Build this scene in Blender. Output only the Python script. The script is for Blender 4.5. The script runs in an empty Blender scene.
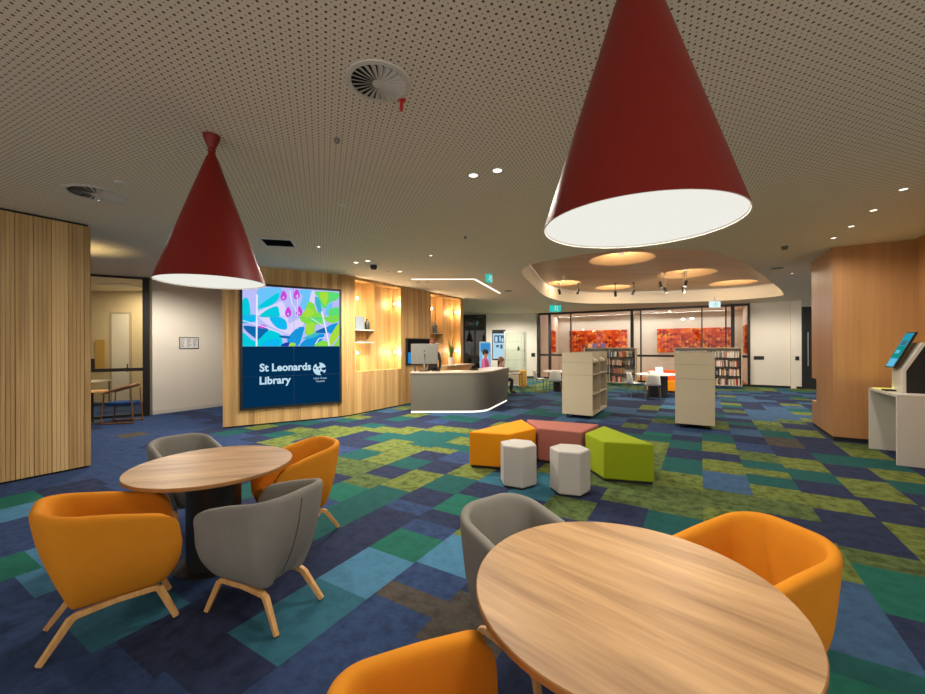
import bpy, bmesh, math, random
from mathutils import Matrix, Vector
from mathutils.geometry import tessellate_polygon
random.seed(7)
R = math.radians
scene = bpy.context.scene
col = scene.collection
CEIL = 3.45
GA = R(-31)                       # building grid: rows run along (0.857, -0.515), columns along (0.515, 0.857)
RX, RY = math.cos(GA), math.sin(GA)
CX, CY = -RY, RX

def s2l(c):
    return c / 12.92 if c <= 0.04045 else ((c + 0.055) / 1.055) ** 2.4
def rgb(r, g, b):
    return (s2l(r / 255), s2l(g / 255), s2l(b / 255), 1.0)

# ------------------------------------------------------------------ materials
def base(name, color, rough=0.6, metal=0.0, spec=0.5):
    m = bpy.data.materials.new(name); m.use_nodes = True
    b = m.node_tree.nodes['Principled BSDF']
    b.inputs['Base Color'].default_value = color
    b.inputs['Roughness'].default_value = rough
    b.inputs['Metallic'].default_value = metal
    b.inputs['Specular IOR Level'].default_value = spec
    return m, m.node_tree, b

def mottled(name, color, rough=0.6, var=0.12, scale=8.0, bump=0.0, bscale=200.0, metal=0.0, spec=0.5):
    """a plain painted, plastic or fabric surface with a little procedural variation"""
    m, nt, b = base(name, color, rough, metal, spec)
    N = nt.nodes; L = nt.links
    tc = N.new('ShaderNodeTexCoord'); no = N.new('ShaderNodeTexNoise')
    no.inputs['Scale'].default_value = scale; no.inputs['Detail'].default_value = 4
    L.new(tc.outputs['Object'], no.inputs['Vector'])
    mx = N.new('ShaderNodeMix'); mx.data_type = 'RGBA'
    d = 1 - var; u = 1 + var
    mx.inputs[6].default_value = (color[0] * d, color[1] * d, color[2] * d, 1)
    mx.inputs[7].default_value = (min(1, color[0] * u), min(1, color[1] * u), min(1, color[2] * u), 1)
    L.new(no.outputs['Fac'], mx.inputs[0]); L.new(mx.outputs[2], b.inputs['Base Color'])
    if bump:
        n2 = N.new('ShaderNodeTexNoise'); n2.inputs['Scale'].default_value = bscale
        L.new(tc.outputs['Object'], n2.inputs['Vector'])
        bp = N.new('ShaderNodeBump'); bp.inputs['Strength'].default_value = bump; bp.inputs['Distance'].default_value = 0.002
        L.new(n2.outputs['Fac'], bp.inputs['Height']); L.new(bp.outputs['Normal'], b.inputs['Normal'])
    return m

def wood(name, dark, light, rough=0.45, axis='Z', fine=55.0, long=1.6, rot=0.0, uv=False, board=0.0, rings=0.5, spec=0.4):
    """timber with the grain stretched along one axis; uv=True reads the (run, height) map of the wall panels"""
    m, nt, b = base(name, light, rough, 0.0, spec)
    N = nt.nodes; L = nt.links
    tc = N.new('ShaderNodeTexCoord'); mp = N.new('ShaderNodeMapping')
    sc = {'X': (long, fine, fine), 'Y': (fine, long, fine), 'Z': (fine, fine, long)}[axis]
    src = tc.outputs['UV'] if uv else tc.outputs['Object']
    if uv: sc = (fine, long, 1)
    if rot:
        m0 = N.new('ShaderNodeMapping'); m0.inputs['Rotation'].default_value = (0, 0, rot)
        L.new(src, m0.inputs['Vector']); src = m0.outputs['Vector']
    mp.inputs['Scale'].default_value = sc
    L.new(src, mp.inputs['Vector'])
    n1 = N.new('ShaderNodeTexNoise'); n1.inputs['Scale'].default_value = 1.0; n1.inputs['Detail'].default_value = 5; n1.inputs['Distortion'].default_value = 0.6
    L.new(mp.outputs['Vector'], n1.inputs['Vector'])
    mp2 = N.new('ShaderNodeMapping'); mp2.inputs['Scale'].default_value = tuple(v * 0.16 for v in sc)
    L.new(src, mp2.inputs['Vector'])
    n2 = N.new('ShaderNodeTexNoise'); n2.inputs['Scale'].default_value = 1.0; n2.inputs['Detail'].default_value = 3; n2.inputs['Distortion'].default_value = 1.5
    L.new(mp2.outputs['Vector'], n2.inputs['Vector'])
    mm = N.new('ShaderNodeMix'); mm.data_type = 'FLOAT'; mm.inputs[0].default_value = rings
    L.new(n1.outputs['Fac'], mm.inputs[2]); L.new(n2.outputs['Fac'], mm.inputs[3])
    fac = mm.outputs[0]
    if board:
        sx = N.new('ShaderNodeSeparateXYZ'); L.new(src, sx.inputs[0])
        mu = N.new('ShaderNodeMath'); mu.operation = 'DIVIDE'; mu.inputs[1].default_value = board; L.new(sx.outputs[0], mu.inputs[0])
        fl = N.new('ShaderNodeMath'); fl.operation = 'FLOOR'; L.new(mu.outputs[0], fl.inputs[0])
        wn = N.new('ShaderNodeTexWhiteNoise'); wn.noise_dimensions = '1D'; L.new(fl.outputs[0], wn.inputs['W'])
        ma = N.new('ShaderNodeMath'); ma.operation = 'MULTIPLY_ADD'; ma.inputs[1].default_value = 0.34; ma.inputs[2].default_value = -0.17
        L.new(wn.outputs['Value'], ma.inputs[0])
        ad = N.new('ShaderNodeMath'); ad.operation = 'ADD'; L.new(fac, ad.inputs[0]); L.new(ma.outputs[0], ad.inputs[1]); fac = ad.outputs[0]
    cr = N.new('ShaderNodeValToRGB')
    cr.color_ramp.elements[0].position = 0.3; cr.color_ramp.elements[0].color = dark
    cr.color_ramp.elements[1].position = 0.66; cr.color_ramp.elements[1].color = light
    L.new(fac, cr.inputs['Fac']); L.new(cr.outputs['Color'], b.inputs['Base Color'])
    return m

def emit(name, color, strength=1.0):
    m = bpy.data.materials.new(name); m.use_nodes = True
    nt = m.node_tree; nt.nodes.clear()
    e = nt.nodes.new('ShaderNodeEmission'); o = nt.nodes.new('ShaderNodeOutputMaterial')
    e.inputs['Color'].default_value = color; e.inputs['Strength'].default_value = strength
    nt.links.new(e.outputs[0], o.inputs[0])
    return m

def glass(name, tint=(0.93, 0.95, 0.94, 1), gloss=0.06):
    m = bpy.data.materials.new(name); m.use_nodes = True
    nt = m.node_tree; nt.nodes.clear(); N = nt.nodes; L = nt.links
    t = N.new('ShaderNodeBsdfTransparent'); t.inputs['Color'].default_value = tint
    g = N.new('ShaderNodeBsdfGlossy'); g.inputs['Roughness'].default_value = 0.02
    mx = N.new('ShaderNodeMixShader'); mx.inputs[0].default_value = gloss
    o = N.new('ShaderNodeOutputMaterial')
    L.new(t.outputs[0], mx.inputs[1]); L.new(g.outputs[0], mx.inputs[2]); L.new(mx.outputs[0], o.inputs[0])
    return m

def carpet_material():
    m, nt, b = base('carpet', (0.1, 0.1, 0.2, 1), 0.95, 0, 0.1)
    N = nt.nodes; L = nt.links
    at = N.new('ShaderNodeAttribute'); at.attribute_name = 'tile_colour'
    tc = N.new('ShaderNodeTexCoord')
    n1 = N.new('ShaderNodeTexNoise'); n1.inputs['Scale'].default_value = 9; n1.inputs['Detail'].default_value = 8; n1.inputs['Roughness'].default_value = 0.7
    n2 = N.new('ShaderNodeTexNoise'); n2.inputs['Scale'].default_value = 260; n2.inputs['Detail'].default_value = 2
    L.new(tc.outputs['Object'], n1.inputs['Vector']); L.new(tc.outputs['Object'], n2.inputs['Vector'])
    r1 = N.new('ShaderNodeMapRange'); r1.inputs[1].default_value = 0.36; r1.inputs[2].default_value = 0.56; r1.inputs[3].default_value = 0.35; r1.inputs[4].default_value = 1.12
    L.new(n1.outputs['Fac'], r1.inputs[0])
    mf = N.new('ShaderNodeMix'); mf.data_type = 'FLOAT'; mf.inputs[2].default_value = 1.0
    L.new(at.outputs['Alpha'], mf.inputs[0]); L.new(r1.outputs[0], mf.inputs[3])
    r2 = N.new('ShaderNodeMapRange'); r2.inputs[1].default_value = 0.3; r2.inputs[2].default_value = 0.7; r2.inputs[3].default_value = 0.72; r2.inputs[4].default_value = 1.25
    L.new(n2.outputs['Fac'], r2.inputs[0])
    mu = N.new('ShaderNodeMath'); mu.operation = 'MULTIPLY'; L.new(mf.outputs[0], mu.inputs[0]); L.new(r2.outputs[0], mu.inputs[1])
    vm = N.new('ShaderNodeVectorMath'); vm.operation = 'SCALE'
    L.new(at.outputs['Color'], vm.inputs[0]); L.new(mu.outputs[0], vm.inputs['Scale'])
    L.new(vm.outputs[0], b.inputs['Base Color'])
    bp = N.new('ShaderNodeBump'); bp.inputs['Strength'].default_value = 0.4; bp.inputs['Distance'].default_value = 0.004
    L.new(n2.outputs['Fac'], bp.inputs['Height']); L.new(bp.outputs['Normal'], b.inputs['Normal'])
    return m

def ceiling_material():
    """acoustic plasterboard: large round holes on a square grid with small holes between them"""
    paint = rgb(232, 220, 198); hole = rgb(96, 80, 58)
    m, nt, b = base('perforated_ceiling', paint, 0.9, 0, 0.2)
    N = nt.nodes; L = nt.links
    tc = N.new('ShaderNodeTexCoord'); mp = N.new('ShaderNodeMapping')
    mp.inputs['Rotation'].default_value = (0, 0, R(-19.5)); mp.inputs['Scale'].default_value = (1 / 0.047, 1 / 0.047, 0)
    L.new(tc.outputs['Object'], mp.inputs['Vector'])
    def dots(shift, radius):
        ad = N.new('ShaderNodeVectorMath'); ad.operation = 'ADD'; ad.inputs[1].default_value = (shift, shift, 0); L.new(mp.outputs[0], ad.inputs[0])
        fr = N.new('ShaderNodeVectorMath'); fr.operation = 'FRACTION'; L.new(ad.outputs[0], fr.inputs[0])
        sb = N.new('ShaderNodeVectorMath'); sb.operation = 'SUBTRACT'; sb.inputs[1].default_value = (0.5, 0.5, 0); L.new(fr.outputs[0], sb.inputs[0])
        ln = N.new('ShaderNodeVectorMath'); ln.operation = 'LENGTH'; L.new(sb.outputs[0], ln.inputs[0])
        lt = N.new('ShaderNodeMath'); lt.operation = 'LESS_THAN'; lt.inputs[1].default_value = radius; L.new(ln.outputs['Value'], lt.inputs[0])
        return lt.outputs[0]
    a = dots(0, 0.17); c = dots(0.5, 0.085)
    mxm = N.new('ShaderNodeMath'); mxm.operation = 'MAXIMUM'; L.new(a, mxm.inputs[0]); L.new(c, mxm.inputs[1])
    mx = N.new('ShaderNodeMix'); mx.data_type = 'RGBA'; mx.inputs[6].default_value = paint; mx.inputs[7].default_value = hole
    L.new(mxm.outputs[0], mx.inputs[0]); L.new(mx.outputs[2], b.inputs['Base Color'])
    return m

def felt_art_material():
    """orange and red angular pieces, as on the felt panels in the glazed room"""
    m, nt, b = base('orange_felt_mosaic', rgb(210, 80, 25), 0.85, 0, 0.2)
    N = nt.nodes; L = nt.links
    tc = N.new('ShaderNodeTexCoord'); mp = N.new('ShaderNodeMapping'); mp.inputs['Scale'].default_value = (6.0, 1, 7.5)
    L.new(tc.outputs['Object'], mp.inputs['Vector'])
    vo = N.new('ShaderNodeTexVoronoi'); vo.distance = 'MANHATTAN'; vo.inputs['Scale'].default_value = 1.0; vo.inputs['Randomness'].default_value = 0.55
    L.new(mp.outputs[0], vo.inputs['Vector'])
    sx = N.new('ShaderNodeSeparateColor'); L.new(vo.outputs['Color'], sx.inputs[0])
    cr = N.new('ShaderNodeValToRGB'); e = cr.color_ramp.elements
    cr.color_ramp.interpolation = 'CONSTANT'
    e[0].position = 0; e[0].color = rgb(156, 36, 8)
    e[1].position = 0.28; e[1].color = rgb(204, 62, 14)
    for p, c in ((0.55, (226, 88, 20)), (0.75, (236, 122, 40)), (0.9, (244, 160, 66))):
        x = e.new(p); x.color = rgb(*c)
    L.new(sx.outputs[0], cr.inputs['Fac']); L.new(cr.outputs['Color'], b.inputs['Base Color'])
    return m

M = {}
M['carpet'] = carpet_material()
M['ceiling'] = ceiling_material()
M['art'] = felt_art_material()
M['batten'] = wood('oak_batten_wall', rgb(166, 126, 74), rgb(214, 174, 116), 0.5, uv=True, fine=26, long=0.7, board=0.118, rings=0.45)
M['batten_wide'] = wood('oak_board_wall', rgb(160, 126, 78), rgb(206, 172, 118), 0.5, uv=True, fine=22, long=0.6, board=0.165, rings=0.45)
M['niche'] = wood('oak_niche_lining', rgb(178, 132, 74), rgb(220, 176, 112), 0.5, uv=True, fine=14, long=0.5, board=0.15, rings=0.4)
M['veneer'] = wood('honey_veneer', rgb(174, 124, 76), rgb(192, 142, 92), 0.45, axis='Z', fine=16, long=0.8, rings=0.5)
M['soffit'] = wood('timber_soffit', rgb(176, 134, 92), rgb(204, 162, 116), 0.4, axis='X', fine=8, long=0.6, rings=0.5)
M['tabletop'] = wood('oak_table_top', rgb(126, 90, 54), rgb(192, 152, 106), 0.42, axis='X', fine=30, long=2.6, rings=0.6)
M['table_edge'] = wood('oak_table_edge', rgb(130, 90, 48), rgb(172, 122, 68), 0.5, axis='X', fine=30, long=2.0)
M['leg_wood'] = wood('ash_leg', rgb(190, 135, 75), rgb(228, 176, 112), 0.45, axis='Z', fine=40, long=3)
M['walnut'] = wood('walnut_frame', rgb(98, 62, 34), rgb(140, 94, 54), 0.45, axis='Z', fine=40, long=3)
M['orange'] = mottled('orange_wool', rgb(212, 134, 34), 0.9, 0.07, 14, 0.35, 420, spec=0.15)
M['grey'] = mottled('grey_wool', rgb(132, 127, 119), 0.9, 0.08, 14, 0.35, 420, spec=0.15)
M['grey_seam'] = mottled('grey_seam_thread', rgb(84, 80, 74), 0.9, 0.05)
M['dark_zip'] = mottled('dark_zip_tape', rgb(22, 20, 20), 0.7, 0.1)
M['ott_orange'] = mottled('orange_upholstery', rgb(228, 142, 14), 0.85, 0.05, 9, 0.2, 400, spec=0.2)
M['ott_pink'] = mottled('rose_upholstery', rgb(164, 100, 88), 0.85, 0.05, 9, 0.2, 400, spec=0.2)
M['ott_green'] = mottled('green_upholstery', rgb(140, 156, 20), 0.85, 0.05, 9, 0.2, 400, spec=0.2)
M['stool'] = mottled('pale_grey_upholstery', rgb(188, 182, 174), 0.85, 0.05, 9, 0.2, 400, spec=0.2)
M['plinth'] = mottled('black_plinth', rgb(18, 18, 20), 0.7, 0.1)
M['red'] = mottled('red_enamel', rgb(122, 22, 15), 0.45, 0.05, 3, spec=0.35)
M['lamp_white'] = mottled('white_reflector', rgb(238, 234, 222), 0.6, 0.02)
M['lamp_glow'] = emit('lamp_diffuser', (1.0, 0.985, 0.90, 1), 0.86)
M['white_wall'] = mottled('warm_white_paint', rgb(224, 216, 202), 0.85, 0.03, 2, spec=0.2)
M['cove_white'] = mottled('cove_white_paint', rgb(226, 212, 190), 0.85, 0.03, 2, spec=0.2)
M['beige_wall'] = mottled('beige_paint', rgb(214, 196, 160), 0.85, 0.03, 2, spec=0.2)
M['pink_wall'] = mottled('warm_beige_paint', rgb(214, 194, 176), 0.85, 0.03, 2, spec=0.2)
M['black_metal'] = mottled('black_metal', rgb(26, 24, 22), 0.45, 0.1, 20)
M['black_plastic'] = mottled('black_plastic', rgb(14, 14, 14), 0.5, 0.1, 20)
M['taupe'] = mottled('taupe_laminate', rgb(108, 103, 92), 0.35, 0.04, 5)
M['counter'] = mottled('pale_stone_counter', rgb(196, 180, 158), 0.35, 0.06, 12)
M['laminate'] = mottled('putty_laminate', rgb(182, 168, 140), 0.55, 0.03, 4)
M['laminate_dark'] = mottled('putty_laminate_shelf', rgb(150, 136, 112), 0.6, 0.03, 4)
M['white_laminate'] = mottled('white_laminate', rgb(208, 202, 190), 0.5, 0.03, 4)
M['white_plastic'] = mottled('white_plastic', rgb(226, 222, 214), 0.45, 0.03, 4)
M['chrome'] = mottled('brushed_steel', rgb(170, 170, 168), 0.3, 0.05, 10, metal=1.0)
M['steel_leg'] = mottled('steel_rod', rgb(120, 116, 110), 0.4, 0.05, 10, metal=0.6)
M['led'] = emit('led_strip', (1.0, 0.95, 0.86, 1), 1.6)
M['led_ceiling'] = emit('led_ceiling_line', (1.0, 0.90, 0.78, 1), 2.0)
M['downlight'] = emit('downlight_lens', (1.0, 0.93, 0.8, 1), 3.0)
M['warm_glow'] = emit('warm_globe', (1.0, 0.80, 0.48, 1), 5.0)
M['dome_glow'] = emit('stretched_light_ceiling', (1.0, 0.80, 0.52, 1), 0.95)
M['dome_lining'] = mottled('pale_timber_dome', rgb(196, 156, 112), .6, .05, 3)
M['cove_led'] = emit('cove_led', (1, .82, .60, 1), .5)
M['exit_green'] = emit('exit_green', (0.03, 0.62, 0.50, 1), 0.9)
M['exit_white'] = emit('exit_white', (0.75, 0.95, 0.95, 1), 1.0)
M['glass'] = glass('clear_glass', (.95, .96, .95, 1), .03)
M['glass_green'] = glass('vitrine_glass', (0.86, 0.93, 0.88, 1), 0.05)
M['dark_glass'] = glass('dark_glass', (0.25, 0.28, 0.3, 1), 0.08)
M['blue_seat'] = mottled('blue_seat_fabric', rgb(26, 66, 116), 0.85, 0.08, 14, 0.3, 400, spec=0.2)
M['paper'] = mottled('paper', rgb(218, 216, 214), 0.8, 0.03, 10)
M['ink'] = mottled('grey_ink', rgb(110, 108, 110), 0.8, 0.03, 10)
M['screen_navy'] = emit('screen_navy', rgb(3, 46, 80), 1.0)
M['screen_text'] = emit('screen_text', rgb(190, 222, 240), 1.0)
M['leaf'] = mottled('plant_leaf', rgb(92, 112, 52), 0.6, 0.25, 30)
M['pot'] = mottled('white_pot', rgb(226, 220, 208), 0.5, 0.03)
M['mon_grey'] = mottled('monitor_shell', rgb(98, 96, 88), 0.5, 0.04)
M['yellow'] = mottled('yellow_laminate', rgb(232, 176, 66), 0.6, 0.04)
M['skin'] = mottled('skin', rgb(206, 152, 124), 0.6, 0.05)
M['hair_dark'] = mottled('dark_hair', rgb(36, 26, 22), 0.6, 0.15, 40)
M['hair_auburn'] = mottled('auburn_hair', rgb(96, 46, 28), 0.6, 0.15, 40)
M['hair_light'] = mottled('light_brown_hair', rgb(150, 116, 86), 0.6, 0.15, 40)
M['pink_shirt'] = mottled('pink_shirt', rgb(222, 110, 166), 0.85, 0.08, 20)
M['black_cloth'] = mottled('black_cloth', rgb(24, 22, 24), 0.9, 0.1, 20)
M['beige_cloth'] = mottled('beige_cloth', rgb(196, 158, 140), 0.9, 0.08, 20)
M['lips'] = mottled('lips', rgb(170, 96, 90), .6)
M['trousers'] = mottled('dark_trousers', rgb(40, 42, 56), 0.9, 0.08, 20)

# ------------------------------------------------------------------ mesh building
class MB:
    def __init__(self):
        self.v = []; self.f = []; self.mi = []; self.uv = []; self.x = Matrix.Identity(4); self.m = 0
    def add(self, vs, fs, uvs=None):
        o = len(self.v)
        self.v += [tuple(self.x @ Vector(p)) for p in vs]
        for k, f in enumerate(fs):
            self.f.append(tuple(i + o for i in f)); self.mi.append(self.m)
            self.uv.append(uvs[k] if uvs else [(0, 0)] * len(f))
        return self
    def box(self, c, s, rz=0.0, rx=0.0, ry=0.0):
        mt = Matrix.Translation(c) @ Matrix.Rotation(rz, 4, 'Z') @ Matrix.Rotation(ry, 4, 'Y') @ Matrix.Rotation(rx, 4, 'X')
        h = [d / 2 for d in s]
        vs = [tuple(mt @ Vector((sx * h[0], sy * h[1], sz * h[2]))) for sx in (-1, 1) for sy in (-1, 1) for sz in (-1, 1)]
        return self.add(vs, [(0, 1, 3, 2), (4, 6, 7, 5), (0, 4, 5, 1), (2, 3, 7, 6), (0, 2, 6, 4), (1, 5, 7, 3)])
    def bx(self, x0, x1, y0, y1, z0, z1):
        return self.box(((x0 + x1) / 2, (y0 + y1) / 2, (z0 + z1) / 2), (x1 - x0, y1 - y0, z1 - z0))
    def prism(self, poly, z0, z1):
        n = len(poly)
        vs = [(x, y, z0) for x, y in poly] + [(x, y, z1) for x, y in poly]
        fs = [(i, (i + 1) % n, n + (i + 1) % n, n + i) for i in range(n)] + [tuple(range(n - 1, -1, -1)), tuple(range(n, 2 * n))]
        return self.add(vs, fs)
    def lathe(self, prof, n=32, c=(0, 0, 0), cap=True):
        vs = []; fs = []
        for r, z in prof:
            vs += [(c[0] + r * math.cos(2 * math.pi * k / n), c[1] + r * math.sin(2 * math.pi * k / n), c[2] + z) for k in range(n)]
        for j in range(len(prof) - 1):
            for k in range(n):
                fs.append((j * n + k, j * n + (k + 1) % n, (j + 1) * n + (k + 1) % n, (j + 1) * n + k))
        if cap:
            fs.append(tuple(range(n - 1, -1, -1))); fs.append(tuple(range((len(prof) - 1) * n, len(prof) * n)))
        return self.add(vs, fs)
    def tube(self, pts, rad, n=10, square=False, aspect=1.0):
        """a bar along a polyline; rad is one radius or one per point"""
        pts = [Vector(p) for p in pts]; k = len(pts)
        rad = rad if isinstance(rad, (list, tuple)) else [rad] * k
        n = 4 if square else n
        vs = []; up = Vector((0, 0, 1))
        for i, p in enumerate(pts):
            d = (pts[min(i + 1, k - 1)] - pts[max(i - 1, 0)]).normalized()
            a = d.cross(up)
            if a.length < 1e-3: a = d.cross(Vector((0, 1, 0)))
            a.normalize(); b = a.cross(d).normalized()
            for j in range(n):
                t = 2 * math.pi * (j + 0.5 * square) / n
                r = rad[i] * (1.4142 if square else 1)
                vs.append(tuple(p + a * (r * aspect * math.cos(t)) + b * (r * math.sin(t))))
        fs = [(i * n + j, i * n + (j + 1) % n, (i + 1) * n + (j + 1) % n, (i + 1) * n + j) for i in range(k - 1) for j in range(n)]
        fs += [tuple(range(n - 1, -1, -1)), tuple(range((k - 1) * n, k * n))]
        return self.add(vs, fs)
    def ball(self, c, r, n=16, sz=(1, 1, 1)):
        rings = n // 2
        prof = [(max(1e-4, r * math.sin(math.pi * i / rings)), -r * math.cos(math.pi * i / rings)) for i in range(rings + 1)]
        keep = self.x.copy(); self.x = keep @ Matrix.Translation(c) @ Matrix.Diagonal((*sz, 1))
        self.lathe(prof, n); self.x = keep
        return self
    def flat(self, poly3):
        return self.add(poly3, [tuple(range(len(poly3)))])
    def build(self, name, mats, parent=None, loc=(0, 0, 0), rz=0.0, smooth=None, bevel=0.0, seg=2, sub=0, fix=True):
        me = bpy.data.meshes.new(name)
        me.from_pydata(self.v, [], self.f)
        for m in (mats if isinstance(mats, (list, tuple)) else [mats]): me.materials.append(m)
        me.polygons.foreach_set('material_index', self.mi)
        ul = me.uv_layers.new(name='UVMap')
        for p, u in zip(me.polygons, self.uv):
            for li, c in zip(p.loop_indices, u): ul.data[li].uv = c
        if fix:
            bm = bmesh.new(); bm.from_mesh(me); bmesh.ops.recalc_face_normals(bm, faces=bm.faces); bm.to_mesh(me); bm.free()
        if smooth is not None:
            me.polygons.foreach_set('use_smooth', [True] * len(me.polygons)); me.set_sharp_from_angle(angle=R(smooth))
        me.update()
        o = bpy.data.objects.new(name, me); col.objects.link(o)
        o.parent = parent; o.location = loc; o.rotation_euler = (0, 0, rz)
        if bevel:
            b = o.modifiers.new('bevel', 'BEVEL'); b.width = bevel; b.segments = seg; b.limit_method = 'ANGLE'; b.angle_limit = R(40)
            if smooth is None:
                me.polygons.foreach_set('use_smooth', [True] * len(me.polygons)); b.harden_normals = False
                me.set_sharp_from_angle(angle=R(180))
                wn = o.modifiers.new('normals', 'WEIGHTED_NORMAL'); wn.keep_sharp = True
        if sub:
            s = o.modifiers.new('smooth', 'SUBSURF'); s.levels = sub; s.render_levels = sub
        return o

def tag(o, label, cat, group=None):
    o['label'] = label; o['category'] = cat
    if group: o['group'] = group
    return o
def struct(o):
    o['kind'] = 'structure'; return o
def thing(name, label, cat, loc=(0, 0, 0), rz=0.0, group=None):
    o = bpy.data.objects.new(name, None); col.objects.link(o)
    o.location = loc; o.rotation_euler = (0, 0, rz); o.empty_display_size = 0.1
    return tag(o, label, cat, group)
def dup(root, loc, rz=None, label=None, group=None):
    r = root.copy(); col.objects.link(r); r.location = loc
    if rz is not None: r.rotation_euler = (0, 0, rz)
    if label: r['label'] = label
    if group: r['group'] = group
    for ch in list(root.children):
        c = ch.copy(); col.objects.link(c); c.parent = r
        for g in list(ch.children):
            d = g.copy(); col.objects.link(d); d.parent = c
    return r
def light(name, kind, loc, energy, color=(1, 0.9, 0.76), rot=(0, 0, 0), **kw):
    l = bpy.data.lights.new(name, kind); l.energy = energy; l.color = color
    for k, v in kw.items(): setattr(l, k, v)
    o = bpy.data.objects.new(name, l); col.objects.link(o); o.location = loc; o.rotation_euler = rot
    return o
def rnd_poly(x0, x1, y0, y1, r, n=6):
    pts = []
    for cx, cy, a in ((x1 - r, y1 - r, 0), (x0 + r, y1 - r, 90), (x0 + r, y0 + r, 180), (x1 - r, y0 + r, 270)):
        pts += [(cx + r * math.cos(R(a + 90 * k / n)), cy + r * math.sin(R(a + 90 * k / n))) for k in range(n + 1)]
    return pts

# colours read along each carpet column: distance along the column and a colour letter
TILES = {
 -22: '3.92B',
 -21: '3.02B',
 -20: '2.91B 3.25K',
 -18: '2.66B',
 -17: '3.75B 4.50T 5.03Y',
 -16: '6.94Y 7.98T 9.16T',
 -15: '1.27B 1.57B 2.15B 3.93B 4.34N 4.74T 5.31Y 5.60N 6.03N 6.51T 6.86Y 8.59Y 18.03O 20.56Y',
 -14: '1.15G 4.41Y 5.18O 7.17N 15.06N',
 -13: '1.13L 5.79Y 5.86Y 7.21T 7.88Y',
 -12: '1.02B 6.13Y 7.73N 13.29S',
 -11: '0.93B 5.04N 5.07N 5.56T 5.59T 6.37Y',
 -10: '0.60B 0.80G 1.1L 4.54T 5.08Y 6.17T 6.79Y 7.31N 7.99T 13.29S',
 -9: '0.74B 0.87L 3.95O 4.69Y 6.16T 6.63T 6.67Y 7.51N 10.33N',
 -8: '0.55B 3.29G 3.69O 4.09N 4.56T 5.04N 5.47Y 5.58T 6.13Y 10.12T',
 -7: '0.60B 1.04M 1.60B 3.20T 4.11Y 4.64N',
 -6: '0.45B 0.80B 1.05N 1.45N 1.85N 2.29N 2.72N 3.10N 3.27B 3.57N 4.13T 4.71Y 15.67S 17.29O',
 -5: '0.80B 1.15N 1.44M 1.61M 1.84M 2.06L 2.29L 2.65G 3.11B 3.13N 3.65G 4.16N 4.17N 4.56M 12.52N',
 -4: '1.34B 1.59B 1.85B 2.20K 2.22B 2.77L 4.44M 4.77M 5.46Y 10.35N',
 -3: '2.10K 4.14O 4.71N 5.20O 10.23S 10.25N 11.80Y 12.22Y',
 -2: '4.22N 4.24N 4.85O 7.29Y 8.32T 8.36G 10.53T 12.28L 12.48L',
 -1: '4.24T 4.29T 4.74O 5.10O 5.11O 5.65Y 5.74Y 6.34T 6.43T 7.22N 7.69T 7.78T 8.40N 8.77S',
 0: '5.18O 5.89S 6.75Y 7.22N 7.76Y 7.82Y 8.74T 8.76T',
 1: '2.66G 2.83T 3.07S 3.27S 3.61S 4.82N 4.82N 5.23O 5.27O 5.74Y 5.79Y 6.20T 6.24T 6.67Y 6.87T 7.56O 8.71N 9.60S 10.95N 12.39O 13.87Y 15.96Y',
 2: '3.79G 4.11G 4.33O 4.71N 5.22N 5.66Y 6.22N 6.76T 7.27Y 8.11N 8.82K 8.87K 9.00K 10.87Y 12.72S 19.52S',
 3: '4.72Y 5.00Y 5.69N 6.48Y 7.28N 7.84T 8.57N 9.31N 9.88Y 9.91Y 10.79N',
 4: '6.30N 6.77T 7.31Y 7.88T 7.90T 8.57Y 9.10O 12.80Y 14.55Y 18.75Y 20.07G',
 5: '7.74N 8.68N 16.20O',
 6: '18.81G',
}

# ================================================================== THE SETTING
TCOL = {'N': (rgb(44, 52, 78), .5), 'B': (rgb(50, 68, 104), .5), 'S': (rgb(60, 88, 118), .4), 'L': (rgb(72, 120, 150), .3),
        'M': (rgb(50, 98, 116), .25), 'T': (rgb(32, 82, 80), .25), 'G': (rgb(34, 98, 84), .25), 'O': (rgb(84, 100, 58), .9),
        'Y': (rgb(104, 116, 58), .9), 'K': (rgb(78, 72, 66), .6), 'R': (rgb(222, 120, 40), .4), 'A': (rgb(206, 164, 60), .4)}
PITCH, PHASE = 0.488, 0.02
def zone(x, y):
    if x < -0.56 * y and y < 16 and y > 1: return random.choice('BBBBN')
    if y < 2.6: return random.choice('NBNBN')
    if y > 17.5 and x > 3: return random.choice('TSYO')
    if y > 14.5: return random.choice('YOTSOT')
    if y > 9: return random.choice('SNSNSBNTSN')
    return random.choice('NTYONTB')
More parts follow.
